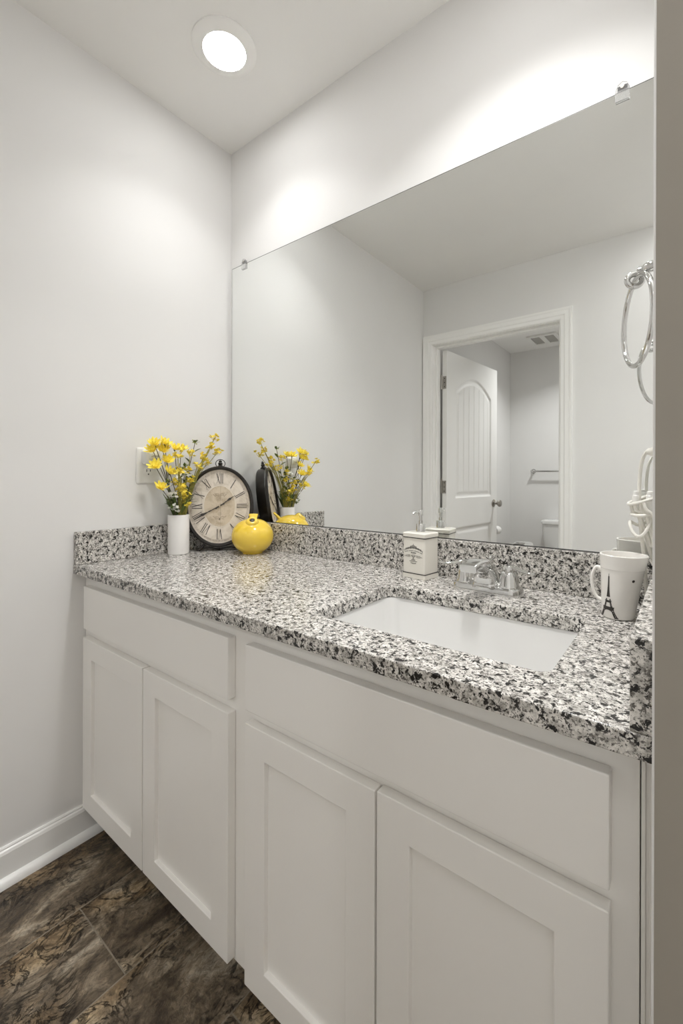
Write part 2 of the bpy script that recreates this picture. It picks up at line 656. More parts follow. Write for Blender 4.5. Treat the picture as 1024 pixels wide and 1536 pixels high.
def make_door():
    dx, dy = 0.207 - 0.126, -(2.60 - 1.776)
    L0 = math.hypot(dx, dy)
    ang = math.atan2(dy, dx)
    root = struct(empty('door_1', (0.126, -1.776, 0.012), (0, 0, ang)), 'white arched two panel door standing open into the toilet room', 'door')
    # local: X along leaf, Y = left of leaf; visible face looks to +x world = local +Y
    DW, DH, DT = 0.812, 2.018, 0.035
    nu, nv = 180, 300
    bm = bmesh.new()
    grid = []
    for j in range(nv + 1):
        v = DH * j / nv
        grid.append([bm.verts.new((DW * i / nu, -door_panel_depth(DW * i / nu, v), v)) for i in range(nu + 1)])
    for j in range(nv):
        for i in range(nu):
            bm.faces.new([grid[j][i], grid[j][i + 1], grid[j + 1][i + 1], grid[j + 1][i]])
    back = [bm.verts.new(p) for p in ((0, -DT, 0), (DW, -DT, 0), (DW, -DT, DH), (0, -DT, DH))]
    bm.faces.new(back[::-1])
    bm.faces.new([grid[0][i] for i in range(nu, -1, -1)] + [back[0], back[1]])
    bm.faces.new([grid[nv][i] for i in range(nu + 1)] + [back[2], back[3]])
    bm.faces.new([grid[j][0] for j in range(nv + 1)] + [back[3], back[0]])
    bm.faces.new([grid[j][nu] for j in range(nv, -1, -1)] + [back[1], back[2]])
    link('door_leaf', bm, M['trim'], root, smooth=True)
    # knob with rosette
    m4 = Matrix.Translation((DW - 0.062, 0, 0.895)) @ Matrix.Rotation(-PI / 2, 4, 'X')
    bm = bmesh.new()
    lathe(bm, [(0.032, 0), (0.032, 0.004), (0.026, 0.008), (0.013, 0.012), (0.011, 0.03), (0.016, 0.036), (0.026, 0.044),
               (0.029, 0.054), (0.026, 0.064), (0.014, 0.070)], 28, m4)
    k = link('door_knob', bm, M['nickel'], root, smooth=True)
    k['label'] = 'brushed nickel round knob'
    for z in (0.22, 1.040, 1.790):
        bm = bmesh.new()
        lathe(bm, [(0.0065, -0.048), (0.0065, 0.048)], 14, Matrix.Translation((-0.006, -DT - 0.004, z)))
        lathe(bm, [(0.008, 0.048), (0.008, 0.052), (0.003, 0.056)], 14, Matrix.Translation((-0.006, -DT - 0.004, z)))
        box(bm, -0.0025, 0.0, -DT - 0.002, -0.004, z - 0.045, z + 0.045)
        h = link('hinge', bm, M['nickel'], root)
        h['label'] = 'nickel butt hinge'
        bm = bmesh.new()
        for dz in (-0.03, 0, 0.03):
            lathe(bm, [(0.004, 0.0), (0.003, 0.001)], 10, Matrix.Translation((-0.0025, -0.018, z + dz)) @ Matrix.Rotation(-PI / 2, 4, 'Y'))
        link('hinge_screw', bm, M['dark_slot'], h)
    return root


make_door()


# ================================================================== LIGHTS
def recessed(x, y, power, label, color=(1.0, 0.995, 0.99), size=1.0):  # also builds the unseen fill lights added to brighten the rooms
    root = tag(empty('recessed_light', (x, y, H)), label, 'ceiling light')
    bm = bmesh.new()
    lathe(bm, [(0.0965, 0.0), (0.0965, -0.004), (0.094, -0.006), (0.082, -0.0085), (0.070, -0.0115), (0.064, -0.0135), (0.0635, -0.012), (0.0635, 0.0)],
          64, cap0=False, cap1=False)
    link('trim_ring', bm, M['trim'], root, smooth=True)
    bm = bmesh.new()
    lathe(bm, [(0.0635, -0.006), (0.0635, -0.0125), (0.045, -0.0135), (0.02, -0.0142)], 48)
    l = link('lens', bm, emitter('lamp_lens', color, power[2]), root, smooth=True)
    l['label'] = 'glowing white lens'
    ld = bpy.data.lights.new('recessed_lamp', 'AREA')
    ld.shape = 'DISK'
    ld.size = 0.122 * size
    ld.energy = power[0]
    ld.spread = math.radians(power[1])
    ld.color = color
    lo = bpy.data.objects.new('recessed_lamp', ld)
    COL.objects.link(lo)
    lo.parent = root
    lo.location = (0, 0, -0.0155)
    for ch in root.children:
        ch.scale = (size, size, 1) if ch.type == 'MESH' else (1, 1, 1)
    return root


recessed(*CAN_A, POWER_A, 'round white recessed ceiling light glowing above the left end of the vanity')
recessed(*FILL_B, POWER_B, 'added unseen ceiling fill light above the sink')
recessed(*FILL_TOILET, POWER_TOILET, 'added unseen fill light on the toilet room ceiling')
recessed(*FILL_ROOM, POWER_ROOM, 'added unseen ceiling fill light behind the wall stub')
recessed(*FILL_HALL, POWER_HALL, 'wide unseen ceiling fill light added near the doorway wall', size=2.6)


# ================================================================== VANITY
def make_cabinet():
    root = tag(empty('vanity_cabinet', (0, 0, 0)), 'pale grey shaker vanity cabinet with four doors under the granite countertop', 'cabinet')
    FY = -0.541
    ZB, ZT = 0.105, CT - 0.0285
    bm = bmesh.new()
    box(bm, 0.002, 1.452, FY, FY + 0.019, ZB, ZT)
    link('face_frame', bm, M['cabinet'], root, bevel=0.001)
    bm = bmesh.new()
    box(bm, 0.002, 0.020, FY + 0.019, -0.004, ZB, ZT)
    box(bm, 1.434, 1.452, FY + 0.019, -0.004, ZB, ZT)
    box(bm, 0.760, 0.778, FY + 0.019, -0.004, ZB, ZT)
    box(bm, 0.020, 1.434, FY + 0.019, -0.004, ZB, ZB + 0.015)
    box(bm, 0.020, 1.434, -0.010, -0.004, ZB, ZT)
    link('carcass', bm, M['cabinet'], root)
    bm = bmesh.new()
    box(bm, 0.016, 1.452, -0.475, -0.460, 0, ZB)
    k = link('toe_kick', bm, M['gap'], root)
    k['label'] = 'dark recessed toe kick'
    bm = bmesh.new()
    box(bm, 1.4533, 1.4575, FY - 0.001, FY + 0.019, 0.0, ZT)
    box(bm, 1.4575, 1.4662, FY + 0.002, FY + 0.019, 0.0, ZT)
    box(bm, 1.4610, 1.4662, FY - 0.003, FY + 0.002, 0.0, ZT)
    link('scribe_strip', bm, M['cabinet'], root, bevel=0.0008)

    def front(x0, x1, z0, z1):
        bm = bmesh.new()
        box(bm, x0, x1, FY - 0.0205, FY - 0.0005, z0, z1)
        link('drawer_front', bm, M['cabinet'], root, bevel=0.0018)

    def door(x0, x1, z0, z1):
        y0, y1 = FY - 0.0205, FY - 0.0005
        sw = 0.0575
        bm = bmesh.new()
        out = [(x0, z0), (x1, z0), (x1, z1), (x0, z1)]
        inn = [(x0 + sw, z0 + sw), (x1 - sw, z0 + sw), (x1 - sw, z1 - sw), (x0 + sw, z1 - sw)]
        A = [[bm.verts.new((x, y, z)) for x, z in P] for P, y in ((out, y0), (inn, y0), (inn, y1), (out, y1))]
        for a, b in zip(A, A[1:] + A[:1]):
            for i in range(4):
                bm.faces.new([a[i], a[(i + 1) % 4], b[(i + 1) % 4], b[i]])
        d = link('cabinet_door', bm, M['cabinet'], root, bevel=0.0016)
        bm = bmesh.new()
        box(bm, x0 + sw - 0.004, x1 - sw + 0.004, y0 + 0.0100, y1 - 0.003, z0 + sw - 0.004, z1 - sw + 0.004)
        link('recessed_panel', bm, M['cabinet'], d)

    front(0.038, 0.742, 0.656, 0.785)
    front(0.797, 1.425, 0.655, 0.785)
    door(0.034, 0.3915, 0.114, 0.630)
    door(0.3960, 0.743, 0.114, 0.630)
    door(0.797, 1.1085, 0.112, 0.630)
    door(1.1125, 1.425, 0.112, 0.632)


make_cabinet()

SX0, SX1, SY0, SY1 = 0.902, 1.343, -0.482, -0.196     # sink cutout


def make_counter():
    root = tag(empty('granite_countertop', (0, 0, CT)), 'speckled black and cream granite countertop with backsplash on the vanity', 'countertop')

    def gl(name, bm, **k):
        o = link(name, bm, M['granite'], None, **k)
        o.parent = root
        o.matrix_parent_inverse = root.matrix_basis.inverted()
        return o
    bm = bmesh.new()
    outer = [(0.001, -CD), (W - 0.001, -CD), (W - 0.001, -0.001), (0.001, -0.001)]
    inner = rrect((SX0 + SX1) / 2, (SY0 + SY1) / 2, SX1 - SX0, SY1 - SY0, 0.022, 6)
    edges = []
    loops = []
    for P in (outer, inner):
        vs = [bm.verts.new((x, y, CT)) for x, y in P]
        loops.append(vs)
        for i in range(len(vs)):
            edges.append(bm.edges.new((vs[i], vs[(i + 1) % len(vs)])))
    bmesh.ops.triangle_fill(bm, use_beauty=True, use_dissolve=False, edges=edges)
    ret = bmesh.ops.extrude_face_region(bm, geom=bm.faces[:])
    for v in ret['geom']:
        if isinstance(v, bmesh.types.BMVert):
            v.co.z -= 0.0275
    gl('slab', bm, bevel=0.0022, seg=3)
    bm = bmesh.new(); box(bm, 0.0205, W - 0.0225, -0.0205, -0.001, CT + 0.0003, CT + 0.100)
    gl('backsplash', bm, bevel=0.0015)
    bm = bmesh.new(); box(bm, 0.001, 0.0203, -CD + 0.002, -0.001, CT + 0.0003, CT + 0.100)
    gl('side_splash', bm, bevel=0.0015)
    bm = bmesh.new(); box(bm, W - 0.0222, W - 0.001, -CD + 0.002, -0.001, CT + 0.0003, CT + 0.100)
    gl('side_splash', bm, bevel=0.0015)


make_counter()


def make_sink():
    cx, cy = (SX0 + SX1) / 2, (SY0 + SY1) / 2
    w, d = SX1 - SX0, SY1 - SY0
    zr = CT - 0.0285
    root = tag(empty('undermount_sink', (cx, cy, zr)), 'white rectangular undermount sink set into the granite', 'sink')
    prof = [(0.018, -0.012), (0.018, 0.0), (0.003, 0.0), (0.002, -0.004), (0.000, -0.012), (-0.006, -0.075), (-0.014, -0.110),
            (-0.036, -0.126), (-0.075, -0.130), (-0.118, -0.134)]
    loops = []
    for ins, z in prof:
        ww, dd = w + 2 * ins, d + 2 * ins
        r = max(0.012, min(0.030 + ins * 0.2, dd / 2 - 0.001))
        if ins < -0.03:
            r = min(0.05, dd / 2 - 0.002)
        loops.append([(x, y, z) for x, y in rrect(0, 0, ww, dd, r, 8)])
    # outer shell back up
    outer = [(-0.100, -0.146), (-0.030, -0.140), (0.004, -0.118), (0.010, -0.07), (0.012, -0.012)]
    for ins, z in outer:
        ww, dd = w + 2 * ins, d + 2 * ins
        loops.append([(x, y, z) for x, y in rrect(0, 0, ww, dd, 0.03 if ins > -0.05 else 0.03, 8)])
    bm = bmesh.new()
    n = len(loops[0])
    rows = [[bm.verts.new(p) for p in lp] for lp in loops]
    k_in = len(prof)
    for i in range(k_in - 1):
        for j in range(n):
            bm.faces.new([rows[i][j], rows[i][(j + 1) % n], rows[i + 1][(j + 1) % n], rows[i + 1][j]])
    bm.faces.new(rows[k_in - 1])
    for i in range(k_in, len(rows) - 1):
        for j in range(n):
            bm.faces.new([rows[i][j], rows[i][(j + 1) % n], rows[i + 1][(j + 1) % n], rows[i + 1][j]])
    bm.faces.new(rows[k_in][::-1])
    for j in range(n):
        bm.faces.new([rows[-1][j], rows[-1][(j + 1) % n], rows[0][(j + 1) % n], rows[0][j]])
    link('basin', bm, M['porcelain'], root, smooth=True)
    bm = bmesh.new()
    lathe(bm, [(0.030, -0.1339), (0.030, -0.131), (0.024, -0.1305), (0.021, -0.1325)], 32, cap0=True, cap1=True)
    lathe(bm, [(0.018, -0.1325), (0.018, -0.127), (0.012, -0.125)], 24)
    o = link('drain', bm, M['chrome'], root, smooth=True)
    o['label'] = 'chrome drain with pop-up stopper'


make_sink()


def make_faucet():
    fx, fy = 1.1175, -0.108
    root = tag(empty('faucet', (fx, fy, CT)), 'chrome two handle faucet behind the sink', 'faucet')
    # base: rounded bar with soft top edge
    bm = bmesh.new()
    loops = []
    for ins, z in ((0.0, 0.0), (0.0, 0.014), (0.002, 0.0175), (0.006, 0.019)):
        loops.append([(x, y, z) for x, y in rrect(0, 0, 0.164 - 2 * ins, 0.054 - 2 * ins, 0.024 - ins, 8)])
    rings(bm, loops)
    link('base_plate', bm, M['chrome'], root, smooth=True)
    # spout: wide body rising at the back and arching forward over the bowl
    path = [(0.0, -0.004, 0.016), (0.0, -0.006, 0.032), (0.0, -0.016, 0.052), (0.0, -0.038, 0.067), (0.0, -0.068, 0.0745), (0.0, -0.098, 0.0745), (0.0, -0.114, 0.072)]
    hw = [0.031, 0.0275, 0.0240, 0.0215, 0.0200, 0.0190, 0.0185]
    hh = [0.029, 0.0270, 0.0220, 0.0160, 0.0115, 0.0090, 0.0085]
    P = spline(path, 6)
    n = len(P)
    loops = []
    for i, p in enumerate(P):
        t = (P[min(i + 1, n - 1)] - P[max(i - 1, 0)]).normalized()
        side = Vector((1, 0, 0))
        up = side.cross(t).normalized()
        if up.z < 0 and i > n // 2:
            up = -up
        f = i / (n - 1) * (len(hw) - 1)
        k = min(int(f), len(hw) - 2)
        a = hw[k] + (hw[k + 1] - hw[k]) * (f - k)
        b = hh[k] + (hh[k + 1] - hh[k]) * (f - k)
        loops.append([p + side * x + up * y for x, y in rrect(0, 0, 2 * a, 2 * b, b * 0.62, 5)])
    # keep the ring direction steady
    for i in range(1, n):
        if (loops[i][0] - loops[i - 1][0]).length > (loops[i][0] - loops[i - 1][len(loops[i]) // 2]).length:
            h2 = len(loops[i]) // 2
            loops[i] = loops[i][h2:] + loops[i][:h2]
    bm = bmesh.new()
    rings(bm, loops)
    sp = link('spout', bm, M['chrome'], root, smooth=True)
    bm = bmesh.new()
    lathe(bm, [(0.0105, -0.010), (0.0105, 0.004)], 20, Matrix.Translation((0, -0.100, 0.064)))
    link('aerator', bm, M['chrome'], sp, smooth=True)
    # lift rod behind spout
    bm = bmesh.new()
    lathe(bm, [(0.0022, 0.018), (0.0022, 0.072), (0.0045, 0.074), (0.0055, 0.079), (0.0035, 0.083)], 12, Matrix.Translation((0, 0.030 - 0.008, 0)))
    link('lift_rod', bm, M['chrome'], root, smooth=True)
    for s in (-1, 1):
        bm = bmesh.new()
        m4 = Matrix.Translation((s * 0.051, 0, 0.0185))
        lathe(bm, [(0.0245, 0.0), (0.0245, 0.003), (0.0225, 0.006), (0.0195, 0.026), (0.0165, 0.034), (0.0135, 0.037)], 32, m4)
        h = link('handle', bm, M['chrome'], root, smooth=True)
        bm = bmesh.new()
        lathe(bm, [(0.0145, 0.036), (0.0145, 0.046), (0.012, 0.050)], 24, m4)
        pts = spline([(s * 0.045, 0.002, 0.0625), (s * 0.060, -0.002, 0.0650), (s * 0.078, -0.007, 0.0610), (s * 0.098, -0.012, 0.0580), (s * 0.114, -0.016, 0.0595)], 5)
        nn = len(pts)
        tube(bm, pts, [0.0105 - 0.0050 * min(1, i / nn * 1.3) for i in range(nn)], 12, flat=0.55)
        link('lever', bm, M['chrome'], h, smooth=True)


make_faucet()


# ================================================================== MIRROR
def make_mirror():
    root = tag(empty('wall_mirror', (0, 0, CT + 0.1)), 'large frameless mirror on the wall above the backsplash', 'mirror')
    x0, x1, z0, z1 = 0.0155, W - 0.002, CT + 0.1015, 1.9637
    bm = bmesh.new(); box(bm, x0 + 0.0018, x1 - 0.0012, -0.0060, -0.0010, z0 + 0.0012, z1 - 0.0022)
    g = link('mirror_glass', bm, M['mirror'], None)
    bm = bmesh.new(); box(bm, x0, x1, -0.0055, -0.0008, z0, z1)
    e = link('mirror_edge', bm, M['silver_edge'], None)
    for o in (g, e):
        o.parent = root
        o.matrix_parent_inverse = root.matrix_basis.inverted()


make_mirror()


def clip(x, label):
    root = tag(empty('mirror_clip', (x, 0, 1.9637)), label, 'mirror clip', 'clear clips on the top edge of the mirror')
    bm = bmesh.new()
    prism(bm, [(-0.0135, -0.022), (0.0135, -0.022), (0.0135, 0.002), (0.009, 0.014), (0.0, 0.019), (-0.009, 0.014), (-0.0135, 0.002)], 'y', -0.0105, -0.0066)
    box(bm, -0.0100, 0.0100, -0.0066, -0.0002, 0.0008, 0.012)
    link('clip_body', bm, M['clear'], root, bevel=0.001)
    bm = bmesh.new()
    lathe(bm, [(0.0042, 0.0), (0.0036, 0.0016)], 14, Matrix.Translation((0, -0.0106, 0.007)) @ Matrix.Rotation(PI / 2, 4, 'X'))
    link('screw', bm, M['nickel'], root)


clip(1.379, 'clear plastic mirror clip near the right end of the mirror top')
clip(0.093, 'clear plastic mirror clip near the left end of the mirror top')

# ================================================================== LEFT WALL OUTLET AND ADAPTER
def outlet_plate(root, two=True):
    bm = bmesh.new()
    loops = []
    for ins, h in ((0.0, 0.0), (0.0, 0.003), (0.003, 0.0058), (0.006, 0.0066)):
        loops.append([(h, y, z) for y, z in rrect(0, 0, 0.078 - 2 * ins, 0.124 - 2 * ins, 0.006, 4)])
    rings(bm, loops)
    link('cover_plate', bm, M['white_plastic'], root, smooth=True)
    for dz in (0.0215, -0.0215):
        bm = bmesh.new()
        loops = []
        for ins, h in ((0, 0.0066), (0, 0.0082), (0.001, 0.0088)):
            loops.append([(h, y, z + dz) for y, z in rrect(0, 0, 0.034 - 2 * ins, 0.029 - 2 * ins, 0.011, 6)])
        rings(bm, loops)
        f = link('receptacle', bm, M['white_plastic'], root, smooth=True)
        bm = bmesh.new()
        box(bm, 0.0086, 0.0092, -0.0075, -0.0052, dz + 0.0005, dz + 0.0090)
        box(bm, 0.0086, 0.0092, 0.0052, 0.0075, dz + 0.0015, dz + 0.0085)
        lathe(bm, [(0.0026, 0.0), (0.0026, 0.0006)], 12, Matrix.Translation((0.0086, 0, dz - 0.0075)) @ Matrix.Rotation(PI / 2, 4, 'Y'))
        link('slots', bm, M['dark_slot'], f)
    bm = bmesh.new()
    lathe(bm, [(0.003, 0.0), (0.0025, 0.0012)], 12, Matrix.Translation((0.0066, 0, 0)) @ Matrix.Rotation(PI / 2, 4, 'Y'))
    link('plate_screw', bm, M['white_plastic'], root)


OUT_Y, OUT_Z = -0.347, 1.155
r = tag(empty('wall_outlet', (0.0005, OUT_Y, OUT_Z)), 'white duplex outlet on the left wall behind the yellow flowers', 'outlet')
outlet_plate(r)
r = tag(empty('plug_in_night_light', (0.0092, OUT_Y + 0.004, OUT_Z + 0.030)), 'white plug-in night light in the upper socket on the left wall', 'night light')
bm = bmesh.new()
loops = []
for ins, h in ((0.0, 0.0), (0.0, 0.020), (0.003, 0.026), (0.008, 0.028)):
    loops.append([(h, y, z) for y, z in rrect(0, 0, 0.056 - 2 * ins, 0.050 - 2 * ins, 0.010, 6)])
rings(bm, loops)
link('housing', bm, M['white_plastic'], r, smooth=True)
bm = bmesh.new()
loops = []
for ins, h in ((0.0, 0.0282), (0.002, 0.036), (0.008, 0.039)):
    loops.append([(h, y, z + 0.003) for y, z in rrect(0, 0, 0.036 - 2 * ins, 0.026 - 2 * ins, 0.006, 6)])
rings(bm, loops)
link('diffuser', bm, mat('frosted_diffuser', (0.80, 0.79, 0.70), 0.4), r, smooth=True)


# ================================================================== RIGHT WALL: OUTLET, CORD, TOWEL RING
r = tag(empty('wall_outlet', (W - 0.0005, -0.118, 1.145), (0, 0, PI)), 'white outlet on the right wall above the mug, feeding the coiled cord', 'outlet')
outlet_plate(r)


def make_cord():
    root = tag(empty('power_cord', (1.43, -0.10, 1.0)), 'white cord looped and knotted, hanging on the right wall above the mug', 'cord')

    def add(name, pts, rad, n=8, seg=8):
        bm = bmesh.new()
        tube(bm, [Vector(p) - Vector((1.43, -0.10, 1.0)) for p in spline(pts, n)], rad, seg)
        return link(name, bm, M['cord'], root, smooth=True)
    # plug head in the outlet
    bm = bmesh.new()
    m4 = Matrix.Translation((W - 0.0100 - 1.43, -0.018, 0.145 + 0.0215)) @ Matrix.Rotation(-PI / 2, 4, 'Y')
    lathe(bm, [(0.011, 0.0), (0.012, 0.010), (0.008, 0.018), (0.004, 0.026)], 16, m4)
    link('plug', bm, M['cord'], root, smooth=True)
    # main lead: out of the plug, over and down, through the bundle to behind the mug
    add('cable', [(1.444, -0.118, 1.168), (1.434, -0.114, 1.170), (1.424, -0.105, 1.152), (1.4195, -0.10, 1.12), (1.4185, -0.10, 1.08),
                  (1.420, -0.10, 1.04), (1.424, -0.10, 0.99), (1.427, -0.095, 0.955), (1.430, -0.090, 0.900), (1.432, -0.085, CT + 0.006)], 0.0034)
    # long hanks, each a fold of cable
    for k, (x0, y0, x1, y1, zt, zb) in enumerate([(1.405, -0.106, 1.437, -0.098, 1.080, 0.985), (1.412, -0.092, 1.441, -0.090, 1.086, 0.955),
                                                   (1.421, -0.112, 1.449, -0.102, 1.083, 0.972), (1.430, -0.086, 1.452, -0.112, 1.075, 0.965)]):
        add('cable_hank', [(x0, y0, zt - 0.012), (x0 + 0.003, y0, zt - 0.03), ((x0 + x1) / 2 - 0.004, (y0 + y1) / 2, (zt + zb) / 2 + 0.01), (x1 - 0.006, y1, zb + 0.02),
                           (x1 + 0.001, y1 - 0.003, zb), (x1 + 0.004, y1 - 0.008, zb + 0.014), ((x0 + x1) / 2 + 0.008, (y0 + y1) / 2 - 0.008, (zt + zb) / 2 + 0.014),
                           (x0 + 0.010, y0 - 0.006, zt - 0.026), (x0 + 0.006, y0 - 0.004, zt - 0.010)], 0.0030)
    # wraps round the middle
    for cx_, cz_, rx, rz, tilt in ((1.424, 1.074, 0.0235, 0.007, 0.35), (1.424, 1.048, 0.018, 0.008, 0.1), (1.422, 1.026, 0.019, 0.020, 0.5)):
        bm = bmesh.new()
        pts = []
        for i in range(28):
            a = 2 * PI * i / 28
            pts.append((cx_ - 1.43 + rx * math.cos(a), 0.0 + 0.017 * math.sin(a), cz_ - 1.0 + rz * math.sin(a) * 0.5 + tilt * rx * math.cos(a) + (rz * 0.6 * math.cos(2 * a) if rz > 0.015 else 0)))
        tube(bm, pts, 0.0032, 8, closed=True)
        link('wrap', bm, M['cord'], root, smooth=True)
    # two connector ends poking up out of the knot
    for (x, y) in ((1.4135, -0.100), (1.4365, -0.108)):
        bm = bmesh.new()
        lathe(bm, [(0.0048, 1.052 - 1.0), (0.0062, 1.062 - 1.0), (0.0062, 1.082 - 1.0), (0.0054, 1.083 - 1.0), (0.0054, 1.090 - 1.0), (0.003, 1.0915 - 1.0)], 16,
              Matrix.Translation((x - 1.43, y + 0.10, 0)))
        link('connector', bm, M['white_plastic'], root, smooth=True)


make_cord()


def make_towel_ring():
    cx, cy, cz, a, R = 1.4251, -0.2388, 1.3832, 0.36, 0.0745
    root = tag(empty('towel_ring', (W, cy - 0.03, cz + R)), 'chrome towel ring hanging on the right wall beside the mirror', 'towel ring')
    o = Vector((W, cy - 0.03, cz + R))
    bm = bmesh.new()
    pts = []
    for i in range(72):
        k = 2 * PI * i / 72
        pts.append(Vector((cx - R * math.cos(k) * math.sin(a), cy + R * math.cos(k) * math.cos(a), cz + R * math.sin(k))) - o)
    tube(bm, pts, 0.0044, 12, closed=True)
    link('ring', bm, M['chrome'], root, smooth=True)
    bm = bmesh.new()
    m4 = Matrix.Rotation(-PI / 2, 4, 'Y')
    lathe(bm, [(0.026, 0.0005), (0.026, 0.005), (0.023, 0.009), (0.012, 0.013), (0.010, 0.016)], 32, m4)
    link('wall_flange', bm, M['chrome'], root, smooth=True)
    bm = bmesh.new()
    # post runs out from the flange and forms an eye round the top of the ring
    top = Vector((cx, cy, cz + R)) - o
    tube(bm, spline([(-0.012, 0, 0.0), (-0.024, 0.004, 0.003), (top.x + 0.012, top.y - 0.008, 0.006), (top.x + 0.002, top.y - 0.004, 0.0065)], 6), [0.0085] * 13 + [0.0082] * 6, 12)
    eye = []
    for i in range(28):
        k = 2 * PI * i / 28
        eye.append(top + Vector((0.0105 * math.cos(k) - 0.004, 0.0045 * math.cos(k), 0.0105 * math.sin(k) - 0.004)))
    tube(bm, eye, 0.0048, 10, closed=True)
    link('post', bm, M['chrome'], root, smooth=True)


make_towel_ring()


# ================================================================== SOAP DISPENSER
def make_dispenser():
    w, d, h = 0.0735, 0.066, 0.1215
    root = tag(empty('soap_dispenser', (0.9175, -0.0662, CT), (0, 0, -0.114)), 'cream square ceramic soap dispenser with black script print and chrome pump', 'soap dispenser')
    bm = bmesh.new()
    loops = []
    for ins, z in ((0.001, 0.0), (0.0, 0.001), (0.0, 0.013), (0.0012, 0.0135), (0.0012, h - 0.0125), (0.0, h - 0.012), (-0.0002, h - 0.002), (0.002, h), (0.010, h + 0.0012)):
        loops.append([(x, y, z) for x, y in rrect(0, 0, w - 2 * ins, d - 2 * ins, 0.004, 4)])
    rings(bm, loops)
    link('body', bm, M['cream_ceramic'], root, smooth=True)
    for z in (0.0127, h - 0.0137):
        bm = bmesh.new()
        rings(bm, [[(x, y, zz) for x, y in rrect(0, 0, w + e, d + e, 0.004, 4)] for e, zz in ((-0.001, z), (0.0008, z), (0.0008, z + 0.0022), (-0.001, z + 0.0022))])
        o = link('painted_band', bm, M['ink'], root)
    # printed vignette on the front
    bm = bmesh.new()
    fy = -d / 2 + 0.0011

    def mf(u, v, hh):
        return Vector((u, fy - hh, v))
    rnd = random.Random(4)
    cxp, czp = -0.001, 0.064
    # crown
    for k in range(-3, 4):
        x = cxp + k * 0.0032
        ribbon(bm, [(x - 0.0011, czp + 0.0215 - abs(k) * 0.0006), (x, czp + 0.0258 - abs(k) * 0.0012 + (0.003 if k == 0 else 0)), (x + 0.0011, czp + 0.0215 - abs(k) * 0.0006)], 0.0009, mf)
    # arched upper word, made of little loops like ornate lettering
    for k in range(-9, 10):
        a = k * 0.043
        x = cxp + 0.064 * math.sin(a)
        z = czp - 0.046 + 0.064 * math.cos(a)
        hgt = 0.0034 if k % 3 else 0.0050
        ribbon(bm, [(x - 0.0010, z - hgt / 2), (x - 0.0006, z + hgt / 2), (x + 0.0008, z + hgt * 0.3), (x + 0.0004, z - hgt * 0.3), (x + 0.0012, z - hgt / 2)], 0.00075, mf)
    for s in (-1, 1):
        ribbon(bm, [(cxp + s * 0.0245, czp + 0.0105), (cxp + s * 0.028, czp + 0.0125), (cxp + s * 0.030, czp + 0.0100), (cxp + s * 0.0275, czp + 0.0085), (cxp + s * 0.029, czp + 0.0070)], 0.0008, mf)
    # second arched line
    for k in range(-14, 15):
        a = k * 0.0265
        x = cxp + 0.075 * math.sin(a)
        z = czp - 0.065 + 0.075 * math.cos(a)
        if rnd.random() < 0.88:
            ribbon(bm, [(x - 0.0006, z), (x + 0.0006, z - 0.0001)], 0.0016, mf)
    # short word
    for k in range(7):
        x = cxp - 0.007 + k * 0.0024
        ribbon(bm, [(x - 0.0008, czp + 0.0035), (x, czp + (0.0075 if k in (0, 4) else 0.006)), (x + 0.0006, czp + 0.0030), (x + 0.0012, czp + 0.0048)], 0.0007, mf)
    # central wreath / cup
    ribbon(bm, [(cxp + 0.0062 * math.cos(t), czp - 0.0025 + 0.0042 * math.sin(t)) for t in [PI + PI * i / 10 for i in range(11)]], 0.0009, mf)
    ribbon(bm, [(cxp + 0.0062 * math.cos(t), czp - 0.0025 + 0.0016 * math.sin(t)) for t in [2 * PI * i / 16 for i in range(17)]], 0.0007, mf)
    ribbon(bm, [(cxp, czp - 0.0065), (cxp, czp - 0.0110)], 0.0010, mf)
    ribbon(bm, [(cxp - 0.003, czp - 0.0112), (cxp + 0.003, czp - 0.0112)], 0.0010, mf)
    # side words with flourishes
    for s in (-1, 1):
        for k in range(5):
            x = cxp + s * (0.0105 + k * 0.0028)
            ribbon(bm, [(x - 0.001, czp - 0.0045), (x - 0.0002, czp - 0.0012 - 0.0004 * k), (x + 0.0008, czp - 0.0040)], 0.0007, mf)
        ribbon(bm, [(cxp + s * 0.009, czp - 0.0062), (cxp + s * 0.015, czp - 0.0070), (cxp + s * 0.021, czp - 0.0066), (cxp + s * 0.026, czp - 0.0050), (cxp + s * 0.0285, czp - 0.0068)], 0.0008, mf)
    # lower lines
    for k in range(6):
        x = cxp - 0.0055 + k * 0.0022
        ribbon(bm, [(x - 0.0007, czp - 0.0155), (x, czp - 0.0132), (x + 0.0007, czp - 0.0150)], 0.0007, mf)
    ribbon(bm, seg2((cxp - 0.0125, czp - 0.0180), (cxp + 0.0125, czp - 0.0180), 4), 0.0011, mf)
    for k in range(7):
        x = cxp - 0.0078 + k * 0.0026
        z = czp - 0.0225 - 0.0012 * (1 - ((k - 3) / 3) ** 2)
        ribbon(bm, [(x - 0.001, z + 0.0010), (x, z - 0.0010), (x + 0.001, z + 0.0008)], 0.0008, mf)
    o = link('printed_label', bm, M['grey_ink'], root)
    o['label'] = 'dark ornate lettering around a crown and cup'
    # pump
    pump = bmesh.new()
    lathe(pump, [(0.0125, h + 0.001), (0.0125, h + 0.021), (0.0115, h + 0.0225), (0.0050, h + 0.0228), (0.0050, h + 0.031), (0.0036, h + 0.0315), (0.0036, h + 0.044),
                 (0.0062, h + 0.0445), (0.0062, h + 0.058), (0.0050, h + 0.060)], 28)
    p = link('pump', pump, M['chrome'], root, smooth=True)
    bm = bmesh.new()
    tube(bm, spline([(0, 0.002, h + 0.0545), (0, -0.014, h + 0.0555), (0, -0.029, h + 0.0545), (0, -0.035, h + 0.050)], 5), 0.0032, 12)
    link('nozzle', bm, M['chrome'], p, smooth=True)


make_dispenser()


